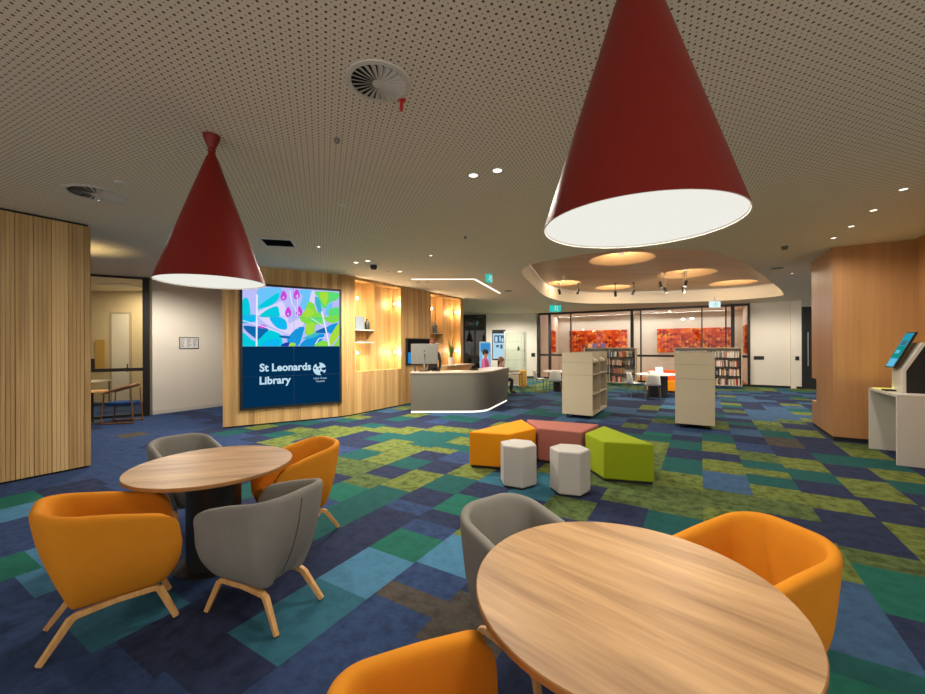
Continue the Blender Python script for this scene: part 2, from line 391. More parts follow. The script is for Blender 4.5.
def build_floor():
    mb = MB(); cols = []
    for c in range(-54, 38):
        u0, u1 = PHASE + c * PITCH, PHASE + (c + 1) * PITCH
        sm = [(float(e[:-1]), e[-1]) for e in TILES.get(c, '').split()]
        iv = []                                    # (v0, v1, colour) along the column
        for i, (v, k) in enumerate(sm):
            lo = (sm[i - 1][0] + v) / 2 if i and v - sm[i - 1][0] < 1.15 else v - 0.26
            hi = (sm[i + 1][0] + v) / 2 if i + 1 < len(sm) and sm[i + 1][0] - v < 1.15 else v + 0.26
            if iv and lo < iv[-1][1]: lo = iv[-1][1]
            if hi - lo > 1e-3: iv.append((lo, hi, k))
        full = []; cur = -9.0 + 0.16 * (c % 3)
        def fill(a, b):
            n = max(1, round((b - a) / 0.55)); 
            for q in range(n): full.append((a + (b - a) * q / n, a + (b - a) * (q + 1) / n, None))
        for lo, hi, k in iv:
            if lo - cur > 1e-3: fill(cur, lo)
            full.append((lo, hi, k)); cur = hi
        fill(cur, 33.0)
        for lo, hi, k in full:
            um, vm = (u0 + u1) / 2, (lo + hi) / 2
            x = um * RX + vm * CX; y = um * RY + vm * CY
            if not (-13.5 < x < 20 and -1.6 < y < 28): continue
            mb.add([(u0, lo, 0), (u1, lo, 0), (u1, hi, 0), (u0, hi, 0)], [(0, 1, 2, 3)])
            cols.append(TCOL[k or zone(x, y)])
    o = mb.build('floor', M['carpet'], rz=GA, fix=False)
    ca = o.data.color_attributes.new('tile_colour', 'FLOAT_COLOR', 'CORNER')
    for p, (c, a) in zip(o.data.polygons, cols):
        for li in p.loop_indices: ca.data[li].color = (c[0], c[1], c[2], a)
    return struct(o)
build_floor()

# ------------------------------------------------------------------ ceiling with the raised timber coffer
def smooth_loop(pts, n=6):
    out = []; k = len(pts)
    for i in range(k):
        p0, p1, p2, p3 = [Vector(pts[(i + d) % k]) for d in (-1, 0, 1, 2)]
        for q in range(n):
            t = q / n
            out.append(tuple(0.5 * ((2 * p1) + (p2 - p0) * t + (2 * p0 - 5 * p1 + 4 * p2 - p3) * t * t + (3 * p1 - p0 - 3 * p2 + p3) * t ** 3)))
    return out
COFFER = smooth_loop([(1.36, 9.0), (1.98, 7.86), (3.02, 7.2), (4.3, 7.22), (5.0, 7.6), (6.3, 8.7), (8.6, 11.0), (10.6, 13.1), (11.2, 14.1), (10.3, 15.3), (7.8, 16.1), (5.0, 16.2), (3.2, 14.4), (2.0, 11.3)])
UP = 3.93
DOMES = [(4.1, 10.2, .80), (3.6, 14.05, .60), (5.75, 15.1, .66), (6.95, 12.3, .84), (9.65, 14.15, .74)]
def tess(outer, holes, z):
    loops = [[Vector((x, y, 0)) for x, y in outer]] + [[Vector((x, y, 0)) for x, y in h] for h in holes]
    flat = [p for l in loops for p in l]
    tris = tessellate_polygon(loops)
    return [(p.x, p.y, z) for p in flat], [tuple(t) for t in tris]
mb = MB()
mb.add(*tess([(-13.5, -1.6), (20, -1.6), (20, 28), (-13.5, 28)], [COFFER], CEIL))
struct(mb.build('ceiling', M['ceiling'], fix=False))
mb = MB(); n = len(COFFER)
mb.add([(x, y, CEIL) for x, y in COFFER] + [(x, y, UP) for x, y in COFFER], [(i, (i + 1) % n, n + (i + 1) % n, n + i) for i in range(n)])
struct(mb.build('trim_1', M['cove_white'], smooth=40))
mb = MB(); inner = [(x + (5.5 - x) * .006, y + (11.5 - y) * .006) for x, y in COFFER]
mb.add([(x, y, UP - .03) for x, y in inner] + [(x, y, UP - .004) for x, y in inner], [(i, (i + 1) % n, n + (i + 1) % n, n + i) for i in range(n)])
tag(mb.build('cove_light', M['cove_led'], smooth=40), 'continuous warm light strip around the edge of the raised timber ceiling', 'ceiling light')
mb = MB()
circ = lambda x, y, r, k=40: [(x + r * math.cos(2 * math.pi * i / k), y + r * math.sin(2 * math.pi * i / k)) for i in range(k)]
mb.add(*tess([(x, y) for x, y in COFFER], [circ(*d) for d in DOMES], UP))
struct(mb.build('ceiling_coffer', M['soffit'], fix=False))
for i, (x, y, r) in enumerate(DOMES):
    w = ['nearest the red pendant, at the front of the raised timber', 'at the far left end of the raised timber ceiling', 'at the middle of the far edge of the raised timber',
         'right of centre in the raised timber ceiling', 'at the far right end of the raised timber ceiling'][i]
    t = thing('round_ceiling_light', 'round glowing ceiling recess ' + w, 'ceiling light', (x, y, UP), 0, 'round lights in the timber ceiling')
    mb = MB(); mb.lathe([(r, 0), (r * .95, .012), (r * .88, .045), (r * .76, .10), (r * 0.58, 0.16), (r * .42, .21), (r * .2, .235), (0.01, 0.245)], 48, cap=False); mb.build('dome', M['dome_lining'], t, smooth=80)
    mb = MB(); mb.lathe([(.07, .235), (.07, .13), (.05, .115), (.001, .115)], 24, cap=False); mb.build('bulb', M['dome_glow'], t, smooth=50)
    light('dome_light', 'POINT', (x, y, UP + .06), 46, (1, .82, .58), shadow_soft_size=.08)

# ------------------------------------------------------------------ batten walls
class Path:
    def __init__(self, pts):
        self.p = [Vector(p) for p in pts]; self.s = [0.0]
        for a, b in zip(self.p, self.p[1:]): self.s.append(self.s[-1] + (b - a).length)
    def at(self, s, off=0.0):
        i = 0
        while i < len(self.p) - 2 and s > self.s[i + 1]: i += 1
        a, b = self.p[i], self.p[i + 1]; d = (b - a).normalized(); nrm = Vector((d.y, -d.x))
        q = a + d * (s - self.s[i]) + nrm * off
        return (q.x, q.y)
def battens(mb, path, s0, s1, z0, z1, pitch, groove, depth, off=0.0, fine=0):
    """a battened sheet: raised slats with grooves between, from s0 to s1 along the path"""
    k0 = math.floor(s0 / pitch + 1e-6); prof = []
    k = k0
    while k * pitch < s1 - 1e-6:
        a = max(s0, k * pitch); e = min(s1, (k + 1) * pitch); g = min(e, (k + 1) * pitch - groove)
        if g > a:
            if fine:
                w = (g - a) / fine
                for q in range(fine):
                    prof += [(a + q * w, off), (a + (q + 1) * w - 0.005, off), (a + (q + 1) * w - 0.004, off - depth * 0.5), (a + (q + 1) * w, off - depth * 0.5)]
                prof[-2:] = []
            else: prof += [(a, off), (g, off)]
        a2 = max(a, g)
        if e > a2: prof += [(a2, off - depth), (e, off - depth)]
        k += 1
    for (sa, oa), (sb, ob) in zip(prof, prof[1:]):
        pa, pb = path.at(sa, oa), path.at(sb, ob)
        mb.add([(*pa, z0), (*pb, z0), (*pb, z1), (*pa, z1)], [(0, 1, 2, 3)], [[(sa, z0), (sb, z0), (sb, z1), (sa, z1)]])
def sheet(mb, pts, z0, z1):
    s = 0.0
    for a, b in zip(pts, pts[1:]):
        d = math.hypot(b[0] - a[0], b[1] - a[1])
        mb.add([(*a, z0), (*b, z0), (*b, z1), (*a, z1)], [(0, 1, 2, 3)], [[(s, z0), (s + d, z0), (s + d, z1), (s, z1)]]); s += d

# left oak panel: runs from behind the camera to its free end
LP = (-5.30, 5.65)
lp = Path([LP, (LP[0] - CX * 6.5, LP[1] - CY * 6.5)][::-1])
mb = MB(); battens(mb, lp, 0, 6.5, 0.03, CEIL - 0.03, 0.165, 0.006, 0.012, fine=4)
sheet(mb, [lp.at(6.5), lp.at(6.5, -0.16), lp.at(0, -0.16)], 0.03, CEIL - 0.03)
struct(mb.build('wall_left', M['batten_wide'], fix=False))
mb = MB(); sheet(mb, [lp.at(0, -0.02), lp.at(6.48, -0.02), lp.at(6.48, -0.14), lp.at(0, -0.14)], 0, CEIL)
struct(mb.build('trim_2', M['plinth'], fix=False))

# the bent oak wall behind the desk, with its two lit niches
D1 = Vector((0.853, 0.523)).normalized(); D2 = Vector((0.515, 0.857)).normalized()
W0 = Vector((-5.01, 8.27)); K0 = W0 + D1 * 2.53
pts = [W0]
for i in range(9):
    t = i / 8; a = K0 - D1 * 0.3; b = K0 + D2 * 0.3
    pts.append(a * (1 - t) ** 2 + K0 * 2 * t * (1 - t) + b * t * t)
pts.append(K0 + D2 * 5.6)
wp = Path(pts)
S = lambda t: wp.s[-1] - 5.6 + t                     # run along the wall for a distance t past the bend
NZ0, NZ1, ND = 1.07, 3.38, 0.30
NICHES = [(0.34, 1.05, 2.10), (3.58, 4.30, 5.40)]
mb = MB(); bt = dict(pitch=0.059, groove=0.005, depth=0.008)
cuts = [(0, S(NICHES[0][0])), (S(NICHES[0][2]), S(NICHES[1][0])), (S(NICHES[1][2]), wp.s[-1])]
for a, b in cuts: battens(mb, wp, a, b, 0.03, CEIL, **bt)
for a, m, b in NICHES:
    battens(mb, wp, S(a), S(b), 0.03, NZ0, **bt); battens(mb, wp, S(a), S(b), NZ1, CEIL, **bt)
sheet(mb, [wp.at(wp.s[-1]), wp.at(wp.s[-1], -0.45), wp.at(S(0.3), -0.45), wp.at(0.02, -0.3), wp.at(0)], 0.0, CEIL)
struct(mb.build('wall_back', M['batten'], fix=False))
mb = MB(); sheet(mb, [wp.at(s * wp.s[-1] / 30, -0.02) for s in range(31)], 0, 0.04); struct(mb.build('baseboard_back', M['plinth'], fix=False))
for i, (a, m, b) in enumerate(NICHES):
    mb = MB(); sa, sb, sm = S(a), S(b), S(m)
    sheet(mb, [wp.at(sa), wp.at(sa, -ND), wp.at(sb, -ND), wp.at(sb)], NZ0, NZ1)
    for z in (NZ0, NZ1):
        mb.add([(*wp.at(sa), z), (*wp.at(sb), z), (*wp.at(sb, -ND), z), (*wp.at(sa, -ND), z)], [(0, 1, 2, 3)], [[(0, 0), (sb - sa, 0), (sb - sa, .3), (0, .3)]])
    struct(mb.build('trim_%d' % (3 + i), M['niche'], fix=False))
    def slab(mb, s0, s1, z0, z1, o0=-0.005, o1=-ND):
        p = [wp.at(s0, o0), wp.at(s1, o0), wp.at(s1, o1), wp.at(s0, o1)]
        mb.prism(p, z0, z1)
    t = thing('niche_shelf', ('pale oak shelf unit in the first lit wall niche, nearest the video wall', 'pale oak shelf unit in the second lit wall niche, behind the reception desk')[i], 'shelf', (0, 0, 0), 0, 'shelves in the wall niches')
    q = MB(); slab(q, sm - 0.02, sm, 1.81, NZ1 - 0.005); q.build('upright', M['niche'], t)
    q = MB(); slab(q, sa + 0.005, sm - 0.02, 2.12, 2.145); q.build('shelf_board', M['white_laminate'], t)
    q = MB(); slab(q, sa + 0.005, sm - 0.02, 1.80, 1.825); q.build('shelf_board', M['white_laminate'], t)
    for j, (s_, z) in enumerate([(sa + 0.11, 2.93), (sa + 0.11, 1.55), (sb - 0.10, 2.93), (sb - 0.10, 1.55)]):
        off = -0.05 if j < 2 else -0.14; x, y = wp.at(s_, off)
        side = ('upper left', 'lower left', 'upper right', 'lower right')[j]
        wl = thing('wall_globe', 'small glowing globe lamp, %s in the %s wall niche' % (side, ('first', 'second')[i]), 'wall lamp', (x, y, z), 0, 'globe lamps in the wall niches')
        q = MB(); q.ball((0, 0, 0), 0.045, 16); q.build('globe', M['warm_glow'], wl, smooth=60)
        dx, dy = wp.at(s_ - 0.105 if j < 2 else s_ + 0.095, off); 
        q = MB(); q.tube([(0, 0, 0), (dx - x, dy - y, 0)], 0.018, 10); q.build('bracket', M['chrome'], wl, smooth=40)
        lx, ly = wp.at(s_ + (0.05 if j < 2 else -0.05), -0.09)
        light('globe_light', 'POINT', (lx, ly, z), 15.0, (1, 0.82, 0.56), shadow_soft_size=0.05)

# counter on the back wall under the second niche
mb = MB(); p = [wp.at(S(3.75), 0.01), wp.at(S(5.45), 0.01), wp.at(S(5.45), 0.50), wp.at(S(3.75), 0.50)]
t = thing('sideboard', 'long oak sideboard against the batten wall behind the reception desk', 'sideboard')
mb.prism(p, 0.08, 1.06); mb.build('body', M['niche'], t)
mb = MB(); p2 = [wp.at(S(3.73), 0.01), wp.at(S(5.47), 0.01), wp.at(S(5.47), 0.53), wp.at(S(3.73), 0.53)]; mb.prism(p2, 1.06, 1.09); mb.build('top', M['counter'], t)
mb = MB(); mb.prism([wp.at(S(3.8), 0.02), wp.at(S(5.4), 0.02), wp.at(S(5.4), 0.45), wp.at(S(3.8), 0.45)], 0, 0.08); mb.build('plinth', M['plinth'], t)

# ------------------------------------------------------------------ back left corner: glazed office and white wall
GP = Vector((-7.88, 9.97)); RD = Vector((RX, RY)); CD = Vector((CX, CY))
def wallbox(name, a, b, th, z0, z1, m, side=1):
    a, b = Vector(a), Vector(b); d = (b - a).normalized(); nr = Vector((d.y, -d.x)) * (-th * side)
    mb = MB(); mb.prism([tuple(a), tuple(b), tuple(b + nr), tuple(a + nr)], z0, z1)
    return struct(mb.build(name, m))
wallbox('wall_white', GP + CD * 0.06, GP + CD * 3.6, 0.15, 0, CEIL, M['white_wall'])
wallbox('baseboard_white', GP + CD * 0.06 + RD * 0.012, GP + CD * 3.6 + RD * 0.012, 0.012, 0, 0.09, M['white_laminate'])
mb = MB()
def bar(mb, a, b, z0, z1, th=0.06):
    a, b = Vector(a), Vector(b); d = (b - a).normalized(); nr = Vector((d.y, -d.x)) * th / 2
    mb.prism([tuple(a + nr), tuple(b + nr), tuple(b - nr), tuple(a - nr)], z0, z1)
GD = Vector((0.853, 0.523)).normalized(); GL = GP - GD * 3.4
bar(mb, GP - GD * 0.13, GP, 0, CEIL, 0.12); bar(mb, GL, GP - GD * 0.13, 0, 0.06); bar(mb, GL, GP - GD * 0.13, CEIL - 0.05, CEIL)
bar(mb, GL, GP - GD * 0.13, 1.12, 1.20); bar(mb, GP - GD * 0.44, GP - GD * 0.42, 1.10, 1.30, 0.05)
w = struct(mb.build('window_1', M['black_metal']))
mb = MB(); bar(mb, GL, GP - GD * 0.13, 0.06, CEIL - 0.05, 0.012); mb.build('pane', M['glass'], w)
# office behind the glass
OY = 12.3
wallbox('wall_office', (-12.55, OY), (-6.75, OY), 0.12, 0, CEIL, M['beige_wall'])
mb = MB(); bar(mb, (-10.86, OY - .02), (-10.32, OY - .02), 0.0, 2.75, 0.03)
dd = struct(mb.build('door_3', M['white_wall']))
mb = MB()
for z0, z1, a, b in ((0, 2.80, -10.91, -10.86), (0, 2.80, -10.32, -10.27), (2.75, 2.80, -10.86, -10.32)): bar(mb, (a, OY - .02), (b, OY - .02), z0, z1, 0.05)
mb.build('door_frame', M['laminate'], dd)
light('office_downlight', 'AREA', (-9.6, 11.2, CEIL - 0.03), 75, (1, 0.84, 0.58), size=0.8)
fx = MB(); fx.box((-9.6, 11.2, CEIL - 0.012), (0.8, 0.8, 0.02)); tag(fx.build('office_light_panel', M['white_laminate'], rz=0), 'square white light panel on the ceiling of the glazed office', 'ceiling light')

# far left wall that closes the corridor
wallbox('wall_far_left', (-12.6, 2.0), (-12.6, 16), 0.1, 0, CEIL, M['beige_wall'], -1)

# ------------------------------------------------------------------ far end: white wall, dark doors, glazed room
wallbox('wall_far', (1.25, 21.2), (3.98, 21.2), 0.15, 0, CEIL, M['white_wall'])
wallbox('baseboard_far', (1.25, 21.185), (3.98, 21.185), 0.012, 0, 0.1, M['plinth'])
mb = MB()
for x in (-1.6, -0.5, 0.05, 0.62, 1.18): bar(mb, (x, 21.2), (x + 0.09, 21.2), 0, 3.4, 0.1)
bar(mb, (-1.6, 21.2), (1.25, 21.2), 3.3, 3.4, 0.1); bar(mb, (-1.6, 21.2), (1.25, 21.2), 1.1, 1.22, 0.08); bar(mb, (-1.6, 21.2), (1.25, 21.2), 0, 0.1, 0.08)
d1 = struct(mb.build('door_1', M['black_metal']))
mb = MB(); bar(mb, (-1.55, 21.2), (1.2, 21.2), 0.1, 3.3, 0.02); mb.build('pane', M['dark_glass'], d1)
wallbox('wall_far_over_door', (-1.6, 21.2), (1.25, 21.2), 0.15, 3.4, CEIL, M['white_wall'])
wallbox('wall_lobby', (-3, 25.5), (2.5, 25.5), 0.1, 0, CEIL, M['white_wall'])

PR = Vector((11.9, 16.4)); PT = lambda t: PR - RD * t          # glazed partition, t metres from its right end
PL = 9.13
mb = MB()
for t, wd in ((0.0, .08), (.52, .13), (.80, .05), (1.67, .05), (4.11, .06), (4.45, .14), (7.39, .06), (8.46, .14), (9.05, .08)):
    bar(mb, PT(t + wd), PT(t), 0, CEIL, 0.09)
bar(mb, PT(PL), PT(0), CEIL - 0.10, CEIL, 0.09); bar(mb, PT(PL), PT(0), 1.19, 1.29, 0.06); bar(mb, PT(PL), PT(0), 0, 0.08, 0.07)
w = struct(mb.build('window_2', M['black_metal']))
mb = MB(); bar(mb, PT(PL), PT(0), 0.08, CEIL - 0.10, 0.012); mb.build('pane', M['glass'], w)
BK = lambda t: PR + CD * 3.2 - RD * t
wallbox('wall_room', BK(11.2), BK(-1.2), 0.12, 0, CEIL, M['white_wall'])
wallbox('wall_room_left', PT(PL + 0.02) + CD * 0.05, BK(PL + 0.02), 0.1, 0, CEIL, M['pink_wall'], -1)
wallbox('wall_room_right', PT(-0.1) + CD * 0.05, BK(-0.1), 0.1, 0, CEIL, M['pink_wall'], 1)
mb = MB(); mb.prism([tuple(PT(PL) + CD * 0.06), tuple(PT(0) + CD * 0.06), tuple(BK(0)), tuple(BK(PL))], 0.0, 0.006)
q = struct(mb.build('floor_room', mottled('orange_carpet', rgb(170, 112, 64), 0.95, 0.35, 3, spec=0.1)))
for i, (a, b) in enumerate(((0.42, 3.72), (5.2, 8.4))):
    cx_, cy_ = BK((a + b) / 2) - CD * 0.05
    mb = MB(); mb.bx(-(b - a) / 2, (b - a) / 2, -0.03, 0.03, 1.36, 2.6)
    tag(mb.build('felt_artwork', M['art'], loc=(cx_, cy_, 0), rz=GA), 'long orange and red felt mosaic panel on the %s of the glazed room wall' % ('right half', 'left half')[i], 'artwork', 'orange felt panels')
for i, (p, ang) in enumerate(((PT(0.06) + CD * 1.3, 0), (PT(PL - 0.14) + CD * 1.9, 0))):
    mb = MB(); mb.bx(-0.03, 0.03, -0.45, 0.45, 1.36, 2.6)
    tag(mb.build('felt_artwork', M['art'], loc=(p.x, p.y, 0), rz=GA), 'narrow orange felt panel on the %s side wall of the glazed room' % ('right', 'left')[i], 'artwork', 'orange felt panels')
# linear washers along the top of that wall
for i, (a, b) in enumerate(((0.3, 4.4), (4.9, 9.0))):
    c = BK((a + b) / 2) - CD * 0.42
    mb = MB(); mb.bx(-(b - a) / 2, (b - a) / 2, -0.05, 0.05, -0.055, -0.004)
    tag(mb.build('linear_light', M['white_laminate'], loc=(c.x, c.y, CEIL), rz=GA), 'long linear ceiling light washing the wall above the %s felt panel' % ('right', 'left')[i], 'ceiling light', 'linear lights in the glazed room')
    light('washer', 'AREA', (c.x, c.y, CEIL - 0.06), 95, (1, 0.96, 0.90), rot=(R(-28), 0, GA), shape='RECTANGLE', size=b - a, size_y=0.12)
c = PT(4.6) + CD * 1.4
light('room_light', 'AREA', (c.x, c.y, CEIL - 0.05), 60, (1, 0.92, 0.84), size=2.0)
mb = MB(); mb.box((0, 0, 0.015), (2.0, 2.0, 0.03)); tag(mb.build('light_panel', M['white_laminate'], loc=(c.x, c.y, CEIL - 0.035), rz=GA), 'large square light panel in the ceiling of the glazed room', 'ceiling light')

WR = lambda t: PR + RD * t
wallbox('wall_far_right', WR(0.02), WR(1.3), 0.15, 0, CEIL, M['white_wall'])
wallbox('wall_far_right_return', WR(1.3) - CD * 0.12, WR(1.63) - CD * 0.12, 0.15, 0, CEIL, M['white_wall'])
wallbox('baseboard_far_right', WR(0.02) - CD * 0.012, WR(1.63) - CD * 0.132, 0.012, 0, 0.09, M['plinth'])
mb = MB(); 
for t in (1.64, 2.75): bar(mb, WR(t) - CD * 0.1, WR(t + 0.07) - CD * 0.1, 0, 3.2, 0.1)
bar(mb, WR(1.64) - CD * 0.1, WR(2.8) - CD * 0.1, 3.13, 3.2, 0.1)
d2 = struct(mb.build('door_2', M['black_metal']))
mb = MB(); bar(mb, WR(1.71) - CD * 0.1, WR(2.75) - CD * 0.1, 0.02, 3.13, 0.04); mb.build('door_leaf', M['black_plastic'], d2)
mb = MB(); bar(mb, WR(1.80) - CD * 0.17, WR(1.83) - CD * 0.17, 0.9, 2.2, 0.03); mb.build('door_handle', M['chrome'], d2)
wallbox('wall_far_right_end', WR(2.82) - CD * 0.1, WR(7.5) - CD * 0.1, 0.15, 0, CEIL, M['white_wall'])

# ------------------------------------------------------------------ honey veneer block on the right, with the seat notch at its far end
C0 = Vector((6.62, 7.08)); C1 = C0 + RD * 1.017
mb = MB(); PLZ = 0.07
block = lambda l: [tuple(C0), tuple(C0 + CD * l), tuple(C0 + CD * l + RD * 1.4), tuple(C0 + RD * 1.4)]
mb.prism(block(1.56), PLZ, 0.54); mb.prism(block(1.17), 0.54, 1.01); mb.prism(block(1.56), 1.01, CEIL)
mb.prism([tuple(C1), tuple(C1 + RD * 0.4), tuple(C1 + RD * 0.4 - CD * 4), tuple(C1 - CD * 4)], PLZ, CEIL)
struct(mb.build('wall_right', M['veneer']))
mb = MB(); e = 0.012
mb.prism([tuple(C0 + RD * e + CD * e), tuple(C0 + CD * 1.54 + RD * e), tuple(C0 + CD * 1.54 + RD * 1.4), tuple(C0 + RD * 1.4 + CD * e)], 0, PLZ)
mb.prism([tuple(C1 + RD * e), tuple(C1 + RD * 0.4), tuple(C1 + RD * 0.4 - CD * 4), tuple(C1 - CD * 4 + RD * e)], 0, PLZ)
struct(mb.build('baseboard_right', M['plinth']))

# ================================================================== THINGS
# ------------------------------------------------------------------ tub chairs (local: facing +x)
HW, BXK, FX, RC = 0.272, -0.36, 0.325, 0.19
def rim_path(n=12):
    pts = []
    for i in range(7): pts.append((FX + (BXK + RC - FX) * i / 6, HW, 0, 1))
    for i in range(1, n + 1):
        a = R(90 + 90 * i / n); pts.append((BXK + RC + RC * math.cos(a), HW - RC + RC * math.sin(a), math.cos(a), math.sin(a)))
    for i in range(1, 4):
        pts.append((BXK, (HW - RC) * (1 - 2 * i / 4), -1, 0))
    for i in range(0, n + 1):
        a = R(180 + 90 * i / n); pts.append((BXK + RC + RC * math.cos(a), -(HW - RC) + RC * math.sin(a), math.cos(a), math.sin(a)))
    for i in range(1, 7): pts.append((BXK + RC + (FX - BXK - RC) * i / 6, -HW, 0, -1))
    return pts
RIM = rim_path()
ZB, HB, HA, TH = 0.225, 0.812, 0.68, 0.055
def rim_h(x):
    t = min(1, max(0, (x - BXK) / (FX - BXK))); return HB + (HA - HB) * t ** 1.0
def fx_at(s):                      # how far forward the arm reaches at height fraction s
    if s > 0.80: return FX - 0.09 * ((s - 0.80) / 0.20) ** 2.2
    return FX - 0.09 * max(0, (0.4 - s) / 0.4) ** 2
def shell_pt(p, s, off):
    x, y, nx, ny = p; w = max(0, -nx) ** 1.5; inset = (1 - w) * (0.025 * (1 - s) + 0.085 * max(0, (0.5 - s) / 0.5) ** 2) + w * (0.06 * (1 - s) + 0.14 * (1 - s) ** 2.4) + off
    x -= nx * inset; y -= ny * inset
    if x > 0: x = x * fx_at(s) / FX
    return x, y
def chair_shell():
    mb = MB(); vs = []; fs = []
    so = [0, .04, .12, .25, .4, .55, .7, .82, .92, .98]; si = [.98, .9, .78, .62, .45, .34]
    for p in RIM:
        h = rim_h(p[0]); row = []
        for s in so: x, y = shell_pt(p, s, 0.0); row.append((x, y, ZB + (h - ZB) * s))
        x, y = shell_pt(p, 1, TH * 0.28); row.append((x, y, h + 0.004)); x, y = shell_pt(p, 1, TH * 0.72); row.append((x, y, h + 0.004))
        for s in si: x, y = shell_pt(p, s, TH); row.append((x, y, ZB + (h - ZB) * s))
        vs += row
    k = len(so) + 2 + len(si); n = len(RIM)
    for i in range(n - 1):
        for j in range(k - 1): fs.append((i * k + j, i * k + j + 1, (i + 1) * k + j + 1, (i + 1) * k + j))
    for i in (0, n - 1):           # close the front edge of each arm
        m = k // 2
        for j in range(m):
            a, b, c, d = i * k + j, i * k + j + 1, i * k + k - 2 - j, i * k + k - 1 - j
            if b < c: fs.append((a, b, c, d))
            elif b == c: fs.append((a, b, d))
    fs.append(tuple(i * k for i in range(n)))          # underside
    mb.add(vs, fs); return mb
def chair_seat():
    """thick seat: rounded slab between the arms with a curved front"""
    mb = MB(); ys = HW - TH - 0.004; prof = []
    out = [(0.255, 0.0)]
    def ring(z, fx, hw, bx, r=0.12):
        pts = []
        for i in range(7): a = R(90 * i / 6); pts.append((fx - r * .5 + r * .5 * math.cos(a), hw - r * .5 + r * .5 * math.sin(a), z))
        for i in range(7): a = R(90 + 90 * i / 6); pts.append((bx + r * 1.5 + r * 1.5 * math.cos(a), hw - r * 1.5 + r * 1.5 * math.sin(a), z))
        for i in range(7): a = R(180 + 90 * i / 6); pts.append((bx + r * 1.5 + r * 1.5 * math.cos(a), -hw + r * 1.5 + r * 1.5 * math.sin(a), z))
        for i in range(7): a = R(270 + 90 * i / 6); pts.append((fx - r * .5 + r * .5 * math.cos(a), -hw + r * .5 + r * .5 * math.sin(a), z))
        return pts
    rings = [ring(0.228, 0.18, 0.14, -0.09), ring(0.24, 0.225, 0.155, -0.105), ring(0.31, 0.275, 0.182, -0.15), ring(0.38, 0.295, 0.198, -0.20), ring(0.42, 0.296, 0.203, -0.225), ring(0.44, 0.28, 0.193, -0.22), ring(0.447, 0.25, 0.15, -0.18)]
    n = len(rings[0]); fs = []
    for j in range(len(rings) - 1):
        for i in range(n): fs.append((j * n + i, j * n + (i + 1) % n, (j + 1) * n + (i + 1) % n, (j + 1) * n + i))
    fs += [tuple(range(n - 1, -1, -1)), tuple(range((len(rings) - 1) * n, len(rings) * n))]
    mb.add([p for r in rings for p in r], fs); return mb
def make_chair(name, label, fabric, loc, rz, group):
    t = thing(name, label, 'armchair', loc, rz, group)
    chair_shell().build('shell', M[fabric], t, smooth=60, sub=1)
    chair_seat().build('seat', M[fabric], t, smooth=60, sub=1)
    mb = MB()                      # zip up the outside of the back
    pts = []
    for s in (0.08, .2, .35, .5, .65, .8, .93):
        x, y = shell_pt((BXK, 0.03, -1, 0), s, -0.002); pts.append((x, y, ZB + (HB - ZB) * s))
    mb.tube(pts, 0.0025, 6); mb.build('zip', M['dark_zip' if fabric == 'orange' else 'grey_seam'], t, smooth=60)
    for sx in (-1, 1):
        for sy in (-1, 1):
            mb = MB()
            if sx < 0: knee, foot, inn = (-0.185, 0.152 * sy, 0.196), (-0.315, 0.188 * sy, 0.006), (0.0, 0.152 * sy, 0.214)
            else: knee, foot, inn = (0.20, 0.152 * sy, 0.212), (0.285, 0.188 * sy, 0.006), (0.0, 0.152 * sy, 0.214)
            mid = tuple(k * 0.93 + f * 0.07 for k, f in zip(knee, foot)); mid2 = tuple(k * 0.9 + f * 0.1 for k, f in zip(knee, inn))
            mb.tube([inn, mid2, mid, foot], [0.016, 0.017, 0.0185, 0.0145], square=True, aspect=0.9)
            mb.build('leg', M['leg_wood'], t, bevel=0.004)
    return t
G1_, G2_ = 'tub chairs around the two round tables', None
oc = make_chair('tub_chair', 'orange tub chair nearest the left edge, in front of the left round table', 'orange', (-2.15, 2.45, 0), R(42), G1_)
gc = make_chair('tub_chair', 'dark grey tub chair in front of the left round table', 'grey', (-1.315, 2.61, 0), R(158), G1_)
dup(oc, (-1.52, 3.62, 0), R(228), 'orange tub chair on the far right side of the left round table')
dup(gc, (-2.64, 3.80, 0), R(-38), 'grey tub chair behind the left round table, mostly hidden by its top')
dup(gc, (0.335, 2.05, 0), R(-55), 'grey tub chair behind the left rim of the near round table')
dup(oc, (1.315, 1.87, 0), R(195), 'orange tub chair at the right of the near round table')
dup(oc, (0.01, 1.08, 0), R(38), 'orange tub chair cut by the bottom edge, at the left of the near table')

def round_table(label, loc, grain):
    t = thing('round_table', label, 'table', loc, 0, 'round oak cafe tables'); r = 0.573
    mb = MB(); mb.lathe([(r - 0.004, 0.776), (r, 0.772), (r, 0.752), (r - 0.010, 0.746)], 96, cap=True); mb.mi = [0] * len(mb.mi)
    o = mb.build('table_top', [M['tabletop'], M['table_edge']], t, rz=grain)
    for p in o.data.polygons:
        if abs(p.normal.z) < 0.8: p.material_index = 1
    mb = MB(); mb.lathe([(0.19, 0.0), (0.19, 0.746)], 48); mb.build('pedestal', M['black_metal'], t, smooth=40)
    mb = MB(); mb.lathe([(0.27, 0.0), (0.27, 0.006), (0.19, 0.009)], 48); mb.build('base_plate', M['black_metal'], t, smooth=40)
    return t
round_table('round oak table with four tub chairs, under the smaller red pendant on the left', (-1.985, 3.16, 0), R(12))
round_table('large foreground round oak table under the nearer red pendant', (0.622, 1.517, 0), R(135))

